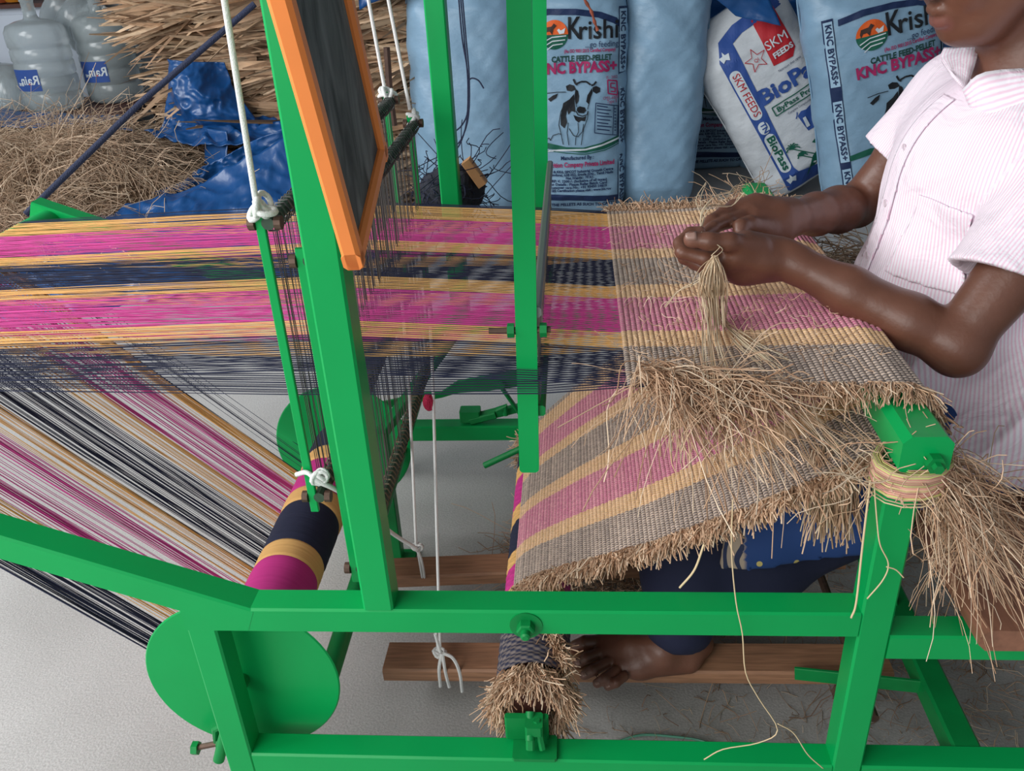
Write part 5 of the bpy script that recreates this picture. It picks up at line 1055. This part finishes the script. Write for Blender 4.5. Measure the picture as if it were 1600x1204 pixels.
def tunic_fn(nt, b, tc, mp):
    N, L = nt.nodes, nt.links; a = N.new('ShaderNodeAttribute'); a.attribute_name = 'Col'; v = N.new('ShaderNodeTexVoronoi'); v.inputs['Scale'].default_value = 22; v.inputs['Randomness'].default_value = .25; L.new(tc.outputs['Object'], v.inputs['Vector'])
    lt = N.new('ShaderNodeMath'); lt.operation = 'LESS_THAN'; lt.inputs[1].default_value = .10; L.new(v.outputs['Distance'], lt.inputs[0]); m = N.new('ShaderNodeMixRGB'); L.new(lt.outputs[0], m.inputs[0]); L.new(a.outputs['Color'], m.inputs[1]); m.inputs[2].default_value = (.60, .48, .16, 1)
    w_ = N.new('ShaderNodeTexWave'); w_.inputs['Scale'].default_value = 16; w_.inputs['Distortion'].default_value = 7; w_.inputs['Detail'].default_value = 1; L.new(tc.outputs['Object'], w_.inputs['Vector']); g2 = N.new('ShaderNodeMath'); g2.operation = 'GREATER_THAN'; g2.inputs[1].default_value = .72; L.new(w_.outputs['Fac'], g2.inputs[0])
    sp = N.new('ShaderNodeSeparateColor'); L.new(a.outputs['Color'], sp.inputs[0]); g3 = N.new('ShaderNodeMath'); g3.operation = 'GREATER_THAN'; g3.inputs[1].default_value = .3; L.new(sp.outputs[0], g3.inputs[0]); mm = N.new('ShaderNodeMath'); mm.operation = 'MULTIPLY'; L.new(g2.outputs[0], mm.inputs[0]); L.new(g3.outputs[0], mm.inputs[1])
    m2 = N.new('ShaderNodeMixRGB'); L.new(mm.outputs[0], m2.inputs[0]); L.new(m.outputs[0], m2.inputs[1]); m2.inputs[2].default_value = (.02, .03, .08, 1); L.new(m2.outputs[0], b.inputs['Base Color'])
o = mk('tunic', V, Q4, mat('blue_printed_cotton', (.02, .06, .2), .8, fn=tunic_fn), person, c0, True); o['label'] = 'blue tunic with yellow dots and leaf-patterned hem'
# ---- straw in the hands
hs = thing('held_straw', 'tuft of pale straw pinched between the hands, hanging over the mat', 'straw')
n = 90; t = np.linspace(0, 1, 16); P = np.zeros((n, 16, 3)); st = H3(1117, 400, 1.150)
kp_ = [(1117, 402, 1.150), (1112, 425, 1.145), (1112, 455, 1.15), (1120, 490, 1.16)]
for i in range(n):
    fx = rng.normal(0, 7); lw = rng.uniform(.6, 1.0); ctrl = [H3(1117 + rng.normal(0, 2), 399, 1.152), H3(1114 + fx * 1.0, 418, 1.143 + rng.normal(0, .004)), H3(1112 + fx * 1.6, 445 + rng.normal(0, 6), 1.145 + rng.normal(0, .006))]
    if i < 46: ctrl += [H3(1112 + fx * 1.6, 462, 1.15), np.array(on(2, .752, 1118 + fx * 1.2, 500 + rng.normal(0, 14)))]
    elif i < 66: ctrl += [H3(1125 + fx * .5, 495, 1.15), np.array(on(2, .748, 1165 + fx, 535 + rng.normal(0, 6))), np.array(on(2, .747, 1215 + fx * 2, 575 + rng.normal(0, 10)))]
    else: ctrl += [H3(1112 + fx * 1.2, 480, 1.15), np.array(on(2, .75, 1112 + fx * 1.2, 530)), np.array(on(2, .747, 1126 + fx * 2.2, 600 + rng.normal(0, 25)))]
    bz = bez(ctrl, 16); bz = [bz[int(q)] for q in np.linspace(0, len(bz) - 1, 16)]; P[i] = np.array([tuple(q) for q in bz])
straw_obj('strand', P, rng.uniform(.0004, .0009, n), hs, cols=np.array([(.72, .56, .38), (.62, .44, .28), (.80, .66, .46)]))
for pl in ([(1114, 425, 1.15), (1085, 440, 1.15), (1060, 455, 1.16), (1040, 478, 1.17)], [(1115, 402, 1.15), (1125, 392, 1.145), (1124, 380, 1.145)], [(1095, 362, 1.21), (1098, 330, 1.24), (1118, 306, 1.27), (1140, 300, 1.30)], [(1097, 362, 1.22), (1100, 340, 1.24), (1092, 312, 1.26), (1104, 285, 1.28)], [(1094, 362, 1.21), (1096, 345, 1.23), (1112, 322, 1.25), (1142, 318, 1.28), (1160, 300, 1.30)]):
    for k in range(2):
        b_ = bez([H3(*p) + rng.normal(0, .002, 3) for p in pl], 18); straw_obj('strand', np.array([[tuple(q) for q in b_]]), .0008, hs, cols=np.array([(.70, .56, .38)]), kind=None)
